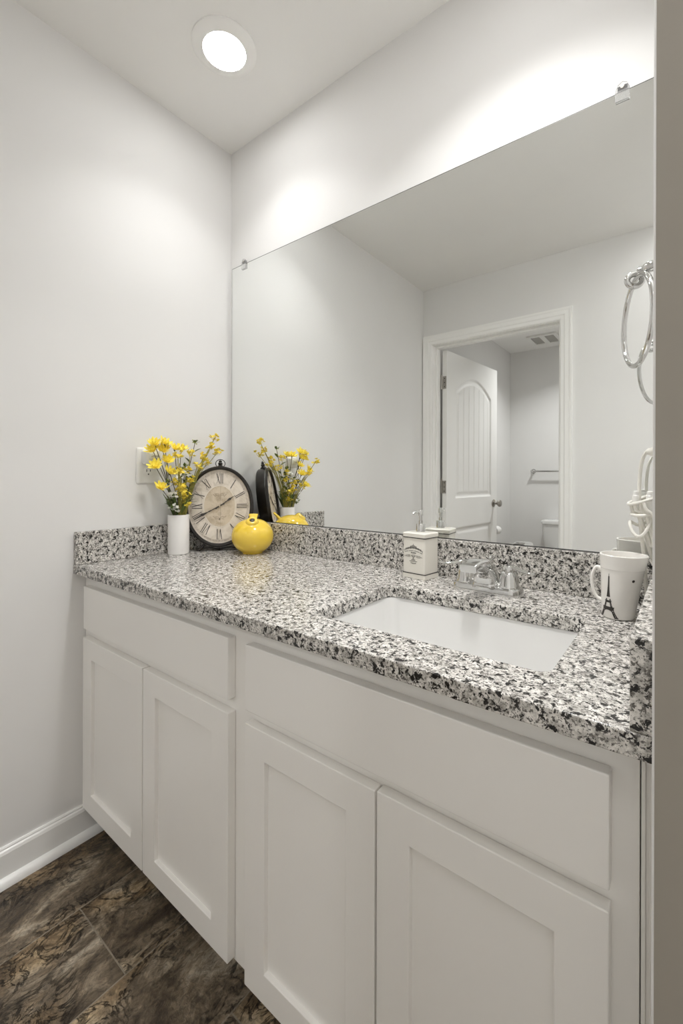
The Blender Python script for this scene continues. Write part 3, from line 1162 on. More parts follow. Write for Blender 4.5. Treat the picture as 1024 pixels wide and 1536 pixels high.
# ================================================================== MUG
def make_mug():
    mx, my, h = 1.3868, -0.1372, 0.1225
    rb, rt = 0.0278, 0.0392
    root = tag(empty('coffee_mug', (mx, my, CT)), 'white tapered mug printed with a black lattice tower, beside the right splash', 'mug')
    bm = bmesh.new()
    zc = h * 0.775

    def rad(z):
        return rb + (rt - rb) * (z / h)
    prof = [(rb - 0.003, 0.0), (rb - 0.0006, 0.0012), (rad(0.004), 0.004), (rad(zc * 0.5), zc * 0.5), (rad(zc), zc), (rad(zc) + 0.0011, zc + 0.001), (rt + 0.0016, h - 0.001),
            (rt + 0.0008, h), (rt - 0.0022, h), (rt - 0.003, h - 0.0015), (rad(0.06) - 0.003, 0.06), (rad(0.01) - 0.004, 0.008), (0.012, 0.006)]
    lathe(bm, prof, 64)
    link('body', bm, M['mug'], root, smooth=True)
    # handle points along -x
    ha = math.radians(-176)
    dirv = Vector((math.cos(ha), math.sin(ha), 0))
    pts = []
    for u, z in ((rad(0.088) - 0.001, 0.090), (0.043, 0.094), (0.0485, 0.084), (0.0500, 0.068), (0.0465, 0.050), (0.040, 0.036), (rad(0.028) - 0.001, 0.029)):
        pts.append(dirv * u + Vector((0, 0, z)))
    bm = bmesh.new()
    tube(bm, spline(pts, 6), 0.0046, 12, flat=0.7)
    link('handle', bm, M['mug'], root, smooth=True)
    # lattice tower print
    ta = math.radians(-120)

    def mf(u, v, hh):
        r_ = rad(v) + 0.0001 + hh
        a = ta + u / rad(v)
        return Vector((r_ * math.cos(a), r_ * math.sin(a), v))
    bm = bmesh.new()
    z0, z1 = 0.0035, 0.082

    def half(v):          # half width of tower
        t = (v - z0) / (z1 - z0)
        return 0.0009 + 0.0155 * (1 - t) ** 3.2 * (1 if t < 1 else 0) + 0.0012 * (1 - t)
    vs = [z0 + (z1 - z0) * i / 24 for i in range(25)]
    vmid = z0 + 0.46 * (z1 - z0)
    # two outer legs, thick below the first deck
    for s in (-1, 1):
        low = [v for v in vs if v <= vmid + 1e-6]
        ribbon(bm, [(s * half(v), v) for v in low], 0.0013, mf)
        ribbon(bm, [(s * max(half(v) - 0.0042 * (1 - (v - z0) / (vmid - z0)) - 0.0006, 0.0004), v) for v in low], 0.0011, mf)
        # lattice inside each leg
        for i in range(len(low) - 1):
            a, b = low[i], low[i + 1]
            o0, i0 = half(a), max(half(a) - 0.0042 * (1 - (a - z0) / (vmid - z0)) - 0.0006, 0.0004)
            o1, i1 = half(b), max(half(b) - 0.0042 * (1 - (b - z0) / (vmid - z0)) - 0.0006, 0.0004)
            ribbon(bm, [(s * o0, a), (s * i1, b)], 0.0007, mf)
            ribbon(bm, [(s * i0, a), (s * o1, b)], 0.0007, mf)
        ribbon(bm, [(s * (half(z0) - 0.0055), z0 + 0.0004), (s * (half(z0) + 0.0012), z0 + 0.0004)], 0.0016, mf)
    # spire
    up = [v for v in vs if v >= vmid - 1e-6]
    ribbon(bm, [(0, v) for v in up], [2 * half(v) + 0.0006 for v in up], mf)
    ribbon(bm, [(0, z1), (0, z1 + 0.006)], [0.0010, 0.0004], mf)
    ribbon(bm, [(-0.0011, z1), (0.0011, z1)], 0.0016, mf)
    # decks
    v1 = z0 + 0.215 * (z1 - z0)
    v2 = z0 + 0.385 * (z1 - z0)
    ribbon(bm, seg2((-half(v1) - 0.0018, v1), (half(v1) + 0.0018, v1), 8), 0.0058, mf)
    ribbon(bm, seg2((-half(v1) - 0.0024, v1 + 0.003), (half(v1) + 0.0024, v1 + 0.003), 8), 0.0012, mf)
    ribbon(bm, seg2((-half(v2) - 0.0010, v2), (half(v2) + 0.0010, v2), 4), 0.0036, mf)
    ribbon(bm, seg2((-half(v2) - 0.0016, v2 + 0.002), (half(v2) + 0.0016, v2 + 0.002), 4), 0.0010, mf)
    # arch under the first deck
    aw = half(z0) - 0.0052
    ribbon(bm, [(aw * math.cos(t), z0 + 0.001 + (v1 - z0 - 0.003) * math.sin(t)) for t in [PI * i / 14 for i in range(15)]], 0.0015, mf)
    o = link('tower_print', bm, M['ink'], root)
    o['label'] = 'black lattice tower print'
    # dot
    da = math.radians(-52)
    bm = bmesh.new()
    vd = 0.0775
    c0 = bm.verts.new(Vector(((rad(vd) + 0.0006) * math.cos(da), (rad(vd) + 0.0006) * math.sin(da), vd)))
    ring_ = []
    for i in range(20):
        t = 2 * PI * i / 20
        a = da + 0.0026 * math.cos(t) / rad(vd)
        v = vd + 0.0026 * math.sin(t)
        ring_.append(bm.verts.new(Vector(((rad(v) + 0.0005) * math.cos(a), (rad(v) + 0.0005) * math.sin(a), v))))
    for i in range(20):
        bm.faces.new([c0, ring_[i], ring_[(i + 1) % 20]])
    link('printed_dot', bm, M['ink'], root)
    # the mug leans out a little towards the splash as it rises
    for ch in root.children:
        for v in ch.data.vertices:
            v.co.x += 0.080 * v.co.z


make_mug()


# ================================================================== CLOCK
def make_clock():
    A, B, DEP = 0.1215, 0.149, 0.048
    psi = math.radians(51)
    tilt = math.radians(-8.5)
    base = Vector((0.1285, -0.1440, CT))
    root = tag(empty('table_clock', base, (0, 0, psi)), 'oval black table clock with aged Roman numeral dial in the corner', 'clock')
    CZ = 0.0135 + B
    R = Matrix.Translation((0, 0, 0.012)) @ Matrix.Rotation(tilt, 4, 'X') @ Matrix.Translation((0, 0, CZ - 0.012))
    # local of face: x right, z up, y depth (front is -y)

    def oval(a, b, y, n=72):
        return [(a * math.sin(2 * PI * i / n), y, b * math.cos(2 * PI * i / n)) for i in range(n)]
    bm = bmesh.new()
    rings(bm, [oval(A - 0.012, B - 0.012, -0.006), oval(A - 0.0125, B - 0.0125, -0.013), oval(A - 0.009, B - 0.009, -0.017), oval(A - 0.004, B - 0.004, -0.0175), oval(A, B, -0.013),
               oval(A - 0.0005, B - 0.0005, -0.009), oval(A + 0.001, B + 0.001, -0.005), oval(A - 0.001, B - 0.001, 0.0), oval(A - 0.002, B - 0.002, DEP - 0.022), oval(A - 0.006, B - 0.006, DEP - 0.017),
               oval(A - 0.012, B - 0.012, DEP - 0.016)], cap0=False, cap1=True, mtx=R)
    link('case', bm, M['black_metal'], root, smooth=True)
    fa, fb = A - 0.0122, B - 0.0122
    bm = bmesh.new()
    rings(bm, [oval(fa, fb, -0.0065), oval(fa, fb, -0.0075)], mtx=R)
    dial = link('dial', bm, M['dial'], root)
    ia, ib = 0.0560, 0.0760
    bm = bmesh.new()
    rings(bm, [oval(ia, ib, -0.0075), oval(ia, ib, -0.0080)], mtx=R)
    link('dial_centre', bm, M['dial_inner'], dial)

    def mf(u, v, hh):
        return R @ Vector((u, -0.0081 - hh, v))

    def ov(a, b, n=60):
        return [(a * math.sin(2 * PI * i / n), b * math.cos(2 * PI * i / n)) for i in range(n + 1)]
    # pale ring round the centre, minute track
    bm = bmesh.new()
    ribbon(bm, ov(ia, ib), 0.0018, mf)
    link('centre_ring', bm, mat('pale_ring', (0.72, 0.67, 0.58), 0.6), dial)
    bm = bmesh.new()
    ribbon(bm, ov(fa * 0.900, fb * 0.915), 0.0005, mf)
    ribbon(bm, ov(fa * 0.935, fb * 0.945), 0.0005, mf)
    for i in range(60):
        t = 2 * PI * i / 60
        ribbon(bm, [(fa * 0.900 * math.sin(t), fb * 0.915 * math.cos(t)), (fa * 0.935 * math.sin(t), fb * 0.945 * math.cos(t))], 0.0005 if i % 5 else 0.0014, mf)
    # faint lines and scrollwork of the centre
    ribbon(bm, seg2((0.003, -ib), (0.003, ib), 6), 0.0005, mf)
    ribbon(bm, seg2((-0.064, -0.055), (-0.064, 0.055), 4), 0.0004, mf)
    for z, wd in ((0.0335, 0.006), (0.0285, 0.005), (0.0225, 0.012), (-0.0255, 0.007), (-0.0295, 0.008), (-0.0335, 0.005)):
        ribbon(bm, seg2((-wd, z), (wd, z), 4), 0.0008, mf)
    for s in (-1, 1):
        ribbon(bm, spline2([(s * 0.002, 0.042), (s * 0.009, 0.0395), (s * 0.014, 0.0415), (s * 0.0155, 0.036), (s * 0.020, 0.040), (s * 0.024, 0.0455)]), 0.0010, mf)
        ribbon(bm, spline2([(s * 0.003, 0.0465), (s * 0.010, 0.0470), (s * 0.015, 0.0445)]), 0.0008, mf)
        ribbon(bm, spline2([(s * 0.002, -0.042), (s * 0.010, -0.0385), (s * 0.017, -0.041), (s * 0.0235, -0.036)]), 0.0009, mf)
        ribbon(bm, spline2([(s * 0.002, -0.048), (s * 0.008, -0.0465), (s * 0.015, -0.0475)]), 0.0008, mf)
    ribbon(bm, [(0, -0.044), (0, -0.052)], 0.003, mf)
    link('dial_engraving', bm, mat('faded_ink', (0.20, 0.16, 0.115), 0.7), dial)
    # numerals
    text = {1: 'I', 2: 'II', 3: 'III', 4: 'IV', 5: 'V', 6: 'VI', 7: 'VII', 8: 'VIII', 9: 'IX', 10: 'X', 11: 'XI', 12: 'XII'}
    for hnum, s in text.items():
        th = 2 * PI * hnum / 12
        d = Vector((math.sin(th), math.cos(th)))
        rr = 1 / math.sqrt((d.x / ia) ** 2 + (d.y / ib) ** 2) * 1.09
        ro = 1 / math.sqrt((d.x / (fa * 0.885)) ** 2 + (d.y / (fb * 0.90)) ** 2)
        ht = min(ro - rr, 0.037)
        mid = (ro + rr) / 2
        tdir = Vector((d.y, -d.x))      # reading direction, clockwise

        def pt(x, y):
            p = d * (mid + y * ht) + tdir * x
            return (p.x, p.y)
        widths = {'I': 0.0062, 'V': 0.0145, 'X': 0.0135}
        tot = sum(widths[c] for c in s)
        x = -tot / 2
        bm = bmesh.new()
        for c in s:
            w_ = widths[c]
            m_ = x + w_ / 2
            if c == 'I':
                ribbon(bm, [pt(m_, -0.5), pt(m_, 0.5)], 0.0022, mf)
                for yy in (-0.48, 0.48):
                    ribbon(bm, [pt(m_ - 0.0022, yy), pt(m_ + 0.0022, yy)], 0.0007, mf)
            elif c == 'V':
                ribbon(bm, [pt(m_ - 0.0052, 0.5), pt(m_ + 0.0002, -0.5)], 0.0024, mf)
                ribbon(bm, [pt(m_ + 0.0052, 0.5), pt(m_ + 0.0002, -0.5)], 0.0010, mf)
                for xx in (-0.0052, 0.0052):
                    ribbon(bm, [pt(m_ + xx - 0.0018, 0.48), pt(m_ + xx + 0.0018, 0.48)], 0.0007, mf)
            else:
                ribbon(bm, [pt(m_ - 0.0050, 0.5), pt(m_ + 0.0050, -0.5)], 0.0024, mf)
                ribbon(bm, [pt(m_ + 0.0050, 0.5), pt(m_ - 0.0050, -0.5)], 0.0010, mf)
                for xx in (-0.005, 0.005):
                    for yy in (-0.48, 0.48):
                        ribbon(bm, [pt(m_ + xx - 0.0016, yy), pt(m_ + xx + 0.0016, yy)], 0.0007, mf)
            x += w_
        link('numeral', bm, M['ink'], dial)

    # hands
    def hand(name, tip, tail, y):
        L_ = math.hypot(*tip)
        d = Vector((tip[0] / L_, tip[1] / L_))

        def mh(u, v, hh):
            return R @ Vector((u, y - hh * 2.5, v))
        prof = [(-tail, 0.0018), (-tail * 0.85, 0.0052), (-tail * 0.6, 0.0020), (0, 0.0046), (L_ * 0.30, 0.0024), (L_ * 0.40, 0.0042), (L_ * 0.46, 0.0022), (L_ * 0.56, 0.0062),
                (L_ * 0.66, 0.0090), (L_ * 0.74, 0.0040), (L_ * 0.80, 0.0022), (L_, 0.0010)]
        bm = bmesh.new()
        ribbon(bm, [tuple(d * t) for t, w_ in prof], [w_ for t, w_ in prof], mh)
        link(name, bm, M['ink'], root)
    hand('hour_hand', (0.055, 0.040), 0.018, -0.0095)
    hand('minute_hand', (-0.089, -0.0475), 0.020, -0.0108)
    bm = bmesh.new()
    lathe(bm, [(0.0030, 0.0), (0.0030, 0.0055), (0.0016, 0.007)], 14, R @ Matrix.Translation((0, -0.0083, 0)) @ Matrix.Rotation(PI / 2, 4, 'X'))
    link('hub_pin', bm, mat('brass_pin', (0.75, 0.70, 0.6), 0.3, metal=1.0), root, smooth=True)
    # crown finial with its ring
    bm = bmesh.new()
    m4 = R @ Matrix.Translation((0, 0.008, B - 0.002))
    lathe(bm, [(0.0125, 0.0), (0.0125, 0.003), (0.0095, 0.006), (0.0060, 0.010), (0.0075, 0.0115), (0.0085, 0.015), (0.0075, 0.018), (0.0045, 0.020), (0.0060, 0.022),
               (0.0060, 0.025), (0.0030, 0.028)], 24, m4)
    link('finial', bm, M['black_metal'], root, smooth=True)
    bm = bmesh.new()
    tube(bm, [R @ Vector((0.0170 * math.sin(2 * PI * i / 36), 0.008, B + 0.0135 + 0.0155 * math.cos(2 * PI * i / 36))) for i in range(36)], 0.0014, 8, closed=True)
    link('hanging_ring', bm, M['black_metal'], root, smooth=True)
    # scroll feet and lower drop
    for s in (-1, 1):
        bm = bmesh.new()
        p0 = R @ Vector((s * 0.050, 0.004, -B * 0.905))
        pts = spline([p0 + Vector((0, 0, 0.004)), Vector((s * 0.058, p0.y - 0.003, 0.016)), Vector((s * 0.066, p0.y - 0.006, 0.0075)), Vector((s * 0.073, p0.y - 0.008, 0.0048)),
                      Vector((s * 0.078, p0.y - 0.009, 0.0095)), Vector((s * 0.0735, p0.y - 0.008, 0.0135))], 6)
        tube(bm, pts, 0.0038, 10)
        ball(bm, (s * 0.0685, p0.y - 0.006, 0.0052), 0.0050)
        link('foot', bm, M['black_metal'], root, smooth=True)
    bm = bmesh.new()
    tube(bm, spline([Vector((-0.066, 0.004, 0.0062)), Vector((-0.035, 0.003, 0.0115)), Vector((0, 0.002, 0.0060)), Vector((0.035, 0.003, 0.0115)), Vector((0.066, 0.004, 0.0062))], 8), 0.0024, 8)
    ball(bm, (0, 0.002, 0.0055), 0.0052)
    # rear strut
    tube(bm, spline([R @ Vector((0, DEP - 0.017, -B * 0.55)), Vector((0, 0.060, 0.020)), Vector((0, 0.062, 0.004))], 5), 0.003, 8)
    link('stand', bm, M['black_metal'], root, smooth=True)


def spline2(pts):
    return [(p.x, p.y) for p in spline([(a, b, 0) for a, b in pts], 5)]


make_clock()


# ================================================================== YELLOW BIRD
def make_bird():
    bx, by = 0.2630, -0.1010
    root = tag(empty('ceramic_bird', (bx, by, CT), (0, 0, math.radians(-42))), 'round glossy yellow ceramic bird figurine in front of the clock', 'figurine')
    # local +X is the front (head), -X the tail
    R0 = 0.0735
    bm = bmesh.new()
    prof = []
    for i in range(25):
        ph = -PI / 2 + PI * i / 24
        rr = R0 * math.cos(ph) ** 0.92 if math.cos(ph) > 1e-6 else 0.0
        zz = 0.0605 + 0.0625 * math.sin(ph)
        if zz < 0.0035:
            zz = 0.0
            rr = max(rr, 0.034) if i > 0 else 0.030
        prof.append((max(rr, 0.0015), zz))
    lathe(bm, prof[0:1] + [p for p in prof[1:]], 56)
    link('body', bm, M['yellow_glaze'], root, smooth=True)
    # head: a stubby cup near the top front, with a dark opening
    hd = Matrix.Translation((0.028, 0.0, 0.101)) @ Matrix.Rotation(math.radians(38), 4, 'Y')
    bm = bmesh.new()
    lathe(bm, [(0.0245, 0.0), (0.0235, 0.011), (0.0205, 0.020), (0.0165, 0.0250), (0.0125, 0.0262), (0.0092, 0.0250), (0.0080, 0.0205), (0.0078, 0.012)], 36, hd)
    hh = link('head', bm, M['yellow_glaze'], root, smooth=True)
    bm = bmesh.new()
    lathe(bm, [(0.0079, 0.0190), (0.0084, 0.0248), (0.0066, 0.0268), (0.0030, 0.0276)], 24, hd @ Matrix.Rotation(0.0, 4, 'Z'))
    o = link('beak', bm, mat('dark_brown_glaze', (0.03, 0.018, 0.010), 0.25, coat=0.5), hh, smooth=True)
    o['label'] = 'dark brown mouth'
    for s in (-1, 1):
        bm = bmesh.new()
        ball(bm, (0.004, s * 0.0150, 0.0175), 0.0018, hd)
        link('eye', bm, M['ink'], hh, smooth=True)
    # tail: flared paddle rising to the back
    tl = Matrix.Translation((-0.036, 0.0, 0.098)) @ Matrix.Rotation(math.radians(-42), 4, 'Y')
    bm = bmesh.new()
    loops = []
    for w_, t_, z in ((0.0165, 0.0135, -0.008), (0.0125, 0.0085, 0.008), (0.0125, 0.0062, 0.022), (0.0150, 0.0048, 0.036), (0.0172, 0.0038, 0.044), (0.0168, 0.0026, 0.0465)):
        loops.append([(t_ * math.cos(2 * PI * i / 32), w_ * math.sin(2 * PI * i / 32), z) for i in range(32)])
    rings(bm, loops, mtx=tl)
    link('tail', bm, M['yellow_glaze'], root, smooth=True)


make_bird()

# ================================================================== VASE AND FLOWERS
VX, VY, VH = 0.0665, -0.2680, 0.1370
r = tag(empty('flower_vase', (VX, VY, CT)), 'plain white cylindrical vase of yellow flowers beside the oval clock', 'vase')
bm = bmesh.new()
lathe(bm, [(0.0335, 0.0), (0.0352, 0.0015), (0.0356, 0.006), (0.0356, VH - 0.002), (0.0350, VH - 0.0004), (0.0335, VH), (0.0322, VH - 0.001), (0.0320, 0.010), (0.010, 0.008)], 56)
link('body', bm, M['white_ceramic'], r, smooth=True)

rng = random.Random(11)


def stem_curve(tip, off, bow=0.02):
    foot = Vector((VX + off[0], VY + off[1], CT + 0.0125))
    lip = Vector((VX + off[0] * 1.3, VY + off[1] * 1.3, CT + VH + 0.004))
    tip = Vector(tip)
    mid = lip.lerp(tip, 0.5)
    horiz = Vector((tip.x - lip.x, tip.y - lip.y, 0))
    mid -= horiz * 0.13
    mid.x = max(mid.x, 0.018)
    return spline([foot, lip, mid, tip], 7)


def petal_flower(bm, c, axis, R, n, cup, w):
    axis = Vector(axis).normalized()
    a, b = frame_at(axis)
    for k in range(n):
        t = 2 * PI * k / n + rng.uniform(-0.12, 0.12)
        rd = a * math.cos(t) + b * math.sin(t)
        sd = axis.cross(rd).normalized()
        L_ = R * rng.uniform(0.85, 1.1)
        cu = cup + rng.uniform(-0.15, 0.15)
        rows = []
        for f, ww in ((0.08, 0.25), (0.35, 0.8), (0.65, 1.0), (0.88, 0.7), (1.0, 0.2)):
            p = Vector(c) + rd * (L_ * f * math.cos(cu * f)) + axis * (L_ * f * math.sin(cu * (0.6 + 0.4 * f)))
            hw = sd * (w * ww)
            up = axis * (0.0006)
            rows.append([bm.verts.new(p - hw), bm.verts.new(p + axis * (-0.0008)), bm.verts.new(p + hw), bm.verts.new(p + hw * 0.8 + up), bm.verts.new(p + up * 0.2), bm.verts.new(p - hw * 0.8 + up)])
        for A_, B_ in zip(rows, rows[1:]):
            for q in range(6):
                bm.faces.new([A_[q], A_[(q + 1) % 6], B_[(q + 1) % 6], B_[q]])
        bm.faces.new(rows[0][::-1])
        bm.faces.new(rows[-1])


def leaf_mesh(bm, p, d, L_, w):
    p = Vector(p); d = Vector(d).normalized()
    side = d.cross(Vector((rng.uniform(-0.3, 0.3), rng.uniform(-0.3, 0.3), 1))).normalized()
    nrm = side.cross(d).normalized()
    rows = []
    for f, ww in ((0.0, 0.12), (0.25, 0.75), (0.5, 1.0), (0.75, 0.7), (1.0, 0.08)):
        q = p + d * (L_ * f) - Vector((0, 0, 1)) * (L_ * 0.22 * f * f)
        hw = side * (w * ww)
        rows.append([bm.verts.new(q - hw + nrm * 0.0008 * ww), bm.verts.new(q), bm.verts.new(q + hw + nrm * 0.0008 * ww), bm.verts.new(q + nrm * 0.0009)])
    for A_, B_ in zip(rows, rows[1:]):
        for k in range(4):
            bm.faces.new([A_[k], A_[(k + 1) % 4], B_[(k + 1) % 4], B_[k]])
    bm.faces.new(rows[0][::-1])
    bm.faces.new(rows[-1])


def clampx(p):
    p = Vector(p)
    p.x = max(p.x, 0.020)
    return p


def flower_root(name, label, cat, group):
    return tag(empty(name, (VX, VY, CT + 0.0125)), label, cat, group)


def plink(name, bm, m, root, smooth=True):
    o = link(name, bm, m, None, smooth=smooth)
    o.parent = root
    o.matrix_parent_inverse = Matrix.Translation(root.location).inverted()
    return o


def daisy(label, heads, off):
    """one artificial stem that forks to its flower heads"""
    root = flower_root('daisy_stem', label, 'flower', 'yellow daisies in the white vase')
    main = stem_curve(heads[0], off)
    bm = bmesh.new()
    tube(bm, main, 0.0013, 6)
    fork = main[int(len(main) * 0.62)]
    for h in heads[1:]:
        h = Vector(h)
        tube(bm, spline([fork, fork.lerp(h, 0.5) + Vector((0.003, 0, -0.004)), h], 5), 0.0011, 6)
    plink('stem', bm, M['stem_dark'], root)
    for h in heads:
        h = Vector(h)
        ax = Vector((0.55 + rng.uniform(-0.25, 0.25), (h.y - VY) * 2.4 - 0.15 + rng.uniform(-0.35, 0.35), 0.75))
        bm = bmesh.new()
        petal_flower(bm, h, ax, 0.0290, 10, 0.60, 0.0050)
        petal_flower(bm, h + ax.normalized() * 0.001, ax, 0.0210, 7, 1.0, 0.0044)
        f = plink('flower_head', bm, M['petal'], root)
        bm = bmesh.new()
        ball(bm, h + ax.normalized() * 0.003, 0.0045, seg=10)
        fo = plink('flower_centre', bm, M['petal_deep'], root)
        bm = bmesh.new()
        ball(bm, h - ax.normalized() * 0.0026, 0.0034, seg=8)
        plink('calyx', bm, M['stem_dark'], root)


daisy('tall yellow daisy stem, highest on the left, above the wall outlet', [(0.080, -0.363, 1.225), (0.086, -0.331, 1.228), (0.075, -0.366, 1.203), (0.082, -0.335, 1.205)], (-0.008, -0.012))
daisy('yellow daisy in the middle of the vase top, upright and second tallest', [(0.076, -0.289, 1.212), (0.070, -0.262, 1.211)], (0.000, 0.000))
daisy('yellow daisy spray leaning left in front of the outlet sockets', [(0.100, -0.370, 1.150), (0.086, -0.322, 1.170)], (0.006, -0.014))
daisy('lowest yellow daisy, hanging out left just below the outlet plate', [(0.100, -0.350, 1.078)], (0.014, -0.018))
daisy('yellow daisy low in the bouquet centre, nearest the front', [(0.102, -0.322, 1.128)], (0.014, -0.006))


def spray(label, clusters, off, mtl='petal_deep', stem='stem'):
    root = flower_root('yellow_flower_spray', label, 'flower', 'yellow bud sprays in the white vase')
    main = stem_curve(clusters[0], off)
    bm = bmesh.new()
    tube(bm, main, 0.0014, 6)
    k = len(main)
    for q, h in enumerate(clusters[1:]):
        f = main[min(k - 1, int(k * (0.70 - 0.05 * q)))]
        h = Vector(h)
        tube(bm, spline([f, f.lerp(h, 0.55) + Vector((0.002, 0, -0.005)), h], 5), 0.0011, 6)
    # twin strands beside the main stem
    side = [p + Vector((0.004, 0.003, 0)) for p in main]
    tube(bm, side[:-2], 0.0010, 6)
    for dx_, dy_ in ((0.007, -0.003), (0.002, 0.007), (0.010, 0.003)):
        nn = len(main)
        tube(bm, [p + Vector((dx_, dy_, 0)) * min(1.0, i / nn * 2) for i, p in enumerate(main[:int(nn * 0.8)])], 0.0010, 6)
    plink('stem', bm, M[stem], root)
    for h in clusters:
        h = Vector(h)
        bm = bmesh.new()
        for i in range(11):
            o_ = Vector((rng.uniform(-1, 1), rng.uniform(-1, 1), rng.uniform(-0.7, 0.9))) * 0.0135
            ax = Vector((rng.uniform(-0.6, 0.8), rng.uniform(-0.8, 0.8), 0.9))
            petal_flower(bm, clampx(h + o_), ax, 0.0082, 5, 0.5, 0.0032)
            tube(bm, [clampx(h + o_), clampx(h + o_ * 0.4 - Vector((0, 0, 0.010)))], 0.0006, 5)
        plink('bud_cluster', bm, M[mtl], root)
    return root


spray('tallest yellow bud spray, leaning right above the clock', [(0.060, -0.117, 1.265), (0.061, -0.137, 1.232), (0.064, -0.107, 1.212)], (0.004, 0.016))
spray('yellow bud spray leaning right toward the clock ring, second from the right', [(0.070, -0.170, 1.192), (0.072, -0.157, 1.172)], (0.006, 0.014))
spray('yellow bud spray close above the left shoulder of the clock', [(0.076, -0.200, 1.155), (0.090, -0.241, 1.108)], (0.010, 0.010))
spray('short golden bud spray low beside the clock rim', [(0.092, -0.262, 1.046), (0.086, -0.277, 1.081), (0.090, -0.255, 1.022)], (0.016, 0.004))
spray('yellow bud spray rising straight in the middle of the bouquet', [(0.082, -0.246, 1.137), (0.074, -0.227, 1.198), (0.094, -0.290, 1.098), (0.100, -0.275, 1.060)], (0.012, 0.000))
spray('thin yellow bud stem leaning out over the counter toward the room', [(0.178, -0.338, 1.190), (0.152, -0.318, 1.135), (0.135, -0.300, 1.075)], (0.018, -0.010))


def blossom(label, heads, off):
    root = flower_root('white_blossom_sprig', label, 'flower', 'white blossom sprigs in the white vase')
    main = stem_curve(heads[0], off)
    bm = bmesh.new()
    tube(bm, main, 0.0011, 6)
    for h in heads[1:]:
        f = main[int(len(main) * 0.55)]
        h = Vector(h)
        tube(bm, spline([f, f.lerp(h, 0.5) + Vector((0.003, 0, 0)), h], 4), 0.0008, 5)
    plink('stem', bm, M['leaf'], root)
    for h in heads:
        h = Vector(h)
        bm = bmesh.new()
        for i in range(7):
            o_ = Vector((rng.uniform(-1, 1), rng.uniform(-1, 1), rng.uniform(-0.8, 0.8))) * 0.0115
            petal_flower(bm, clampx(h + o_), (rng.uniform(0, 1), rng.uniform(-0.9, 0.3), 0.6), 0.0072, 5, 0.25, 0.0033)
        plink('blossom_cluster', bm, M['flower_white'], root)
        bm = bmesh.new()
        for i in range(3):
            leaf_mesh(bm, clampx(h - Vector((0, 0, 0.008))), (rng.uniform(-0.1, 0.6), rng.uniform(-1, 1), rng.uniform(0.1, 0.8)), 0.022, 0.0050)
        plink('leaves', bm, M['leaf'], root)


blossom('white blossom sprig in the middle of the bouquet', [(0.092, -0.281, 1.118), (0.086, -0.268, 1.131), (0.086, -0.249, 1.131)], (0.012, -0.004))
blossom('white blossom sprig low at the left, just above the vase rim', [(0.100, -0.312, 1.057), (0.092, -0.308, 1.015), (0.096, -0.294, 1.005)], (0.018, -0.010))


def greenery(label, tip, off, leaves):
    root = flower_root('leafy_sprig', label, 'leafy sprig', 'green sprigs in the white vase')
    main = stem_curve(tip, off)
    bm = bmesh.new()
    tube(bm, main, 0.0012, 6)
    plink('stem', bm, M['stem_dark'], root)
    bm = bmesh.new()
    n = len(main)
    for i in range(leaves):
        p = main[int(n * (0.45 + 0.54 * i / leaves))]
        s = 1 if i % 2 else -1
        leaf_mesh(bm, clampx(p), (rng.uniform(0.0, 0.5), s * rng.uniform(0.5, 1), rng.uniform(0.2, 0.9)), rng.uniform(0.026, 0.044), rng.uniform(0.0052, 0.0085))
    for i in range(5):
        leaf_mesh(bm, main[-1], (rng.uniform(0.0, 0.7), rng.uniform(-1, 1), rng.uniform(0.3, 1)), 0.022, 0.0048)
    for i in range(6):
        a = rng.uniform(0, 2 * PI)
        p = Vector((VX + 0.018 * math.cos(a), VY + 0.018 * math.sin(a), CT + VH - 0.004))
        leaf_mesh(bm, p, (0.35 * math.cos(a), 0.35 * math.sin(a), 1.0), rng.uniform(0.05, 0.11), 0.0035)
    plink('leaves', bm, M['leaf'], root)
    bm = bmesh.new()
    for i in range(5):
        ball(bm, clampx(main[-1] + Vector((rng.uniform(-.008, .008), rng.uniform(-.01, .01), rng.uniform(-0.004, .014)))), 0.0026, seg=8)
    plink('buds', bm, mat('pale_green_bud', (0.42, 0.45, 0.18), 0.6), root)


greenery('dark green leafy sprig standing tall right of the middle daisies', (0.066, -0.205, 1.238), (0.000, 0.010), 6)
greenery('short dark green leafy sprig filling the middle of the bouquet', (0.080, -0.252, 1.152), (0.006, 0.006), 9)
greenery('dark green leafy sprig low at the vase rim, left side', (0.078, -0.308, 1.030), (0.010, -0.016), 8)
greenery('dark green leafy sprig low at the vase rim, clock side', (0.066, -0.234, 1.050), (0.006, 0.014), 8)


greenery('dark green leafy sprig in the left part of the bouquet, behind the low daisy', (0.082, -0.318, 1.095), (0.008, -0.012), 9)
greenery('dark green leafy sprig in the heart of the bouquet, nearest the clock', (0.078, -0.226, 1.110), (0.012, 0.008), 9)


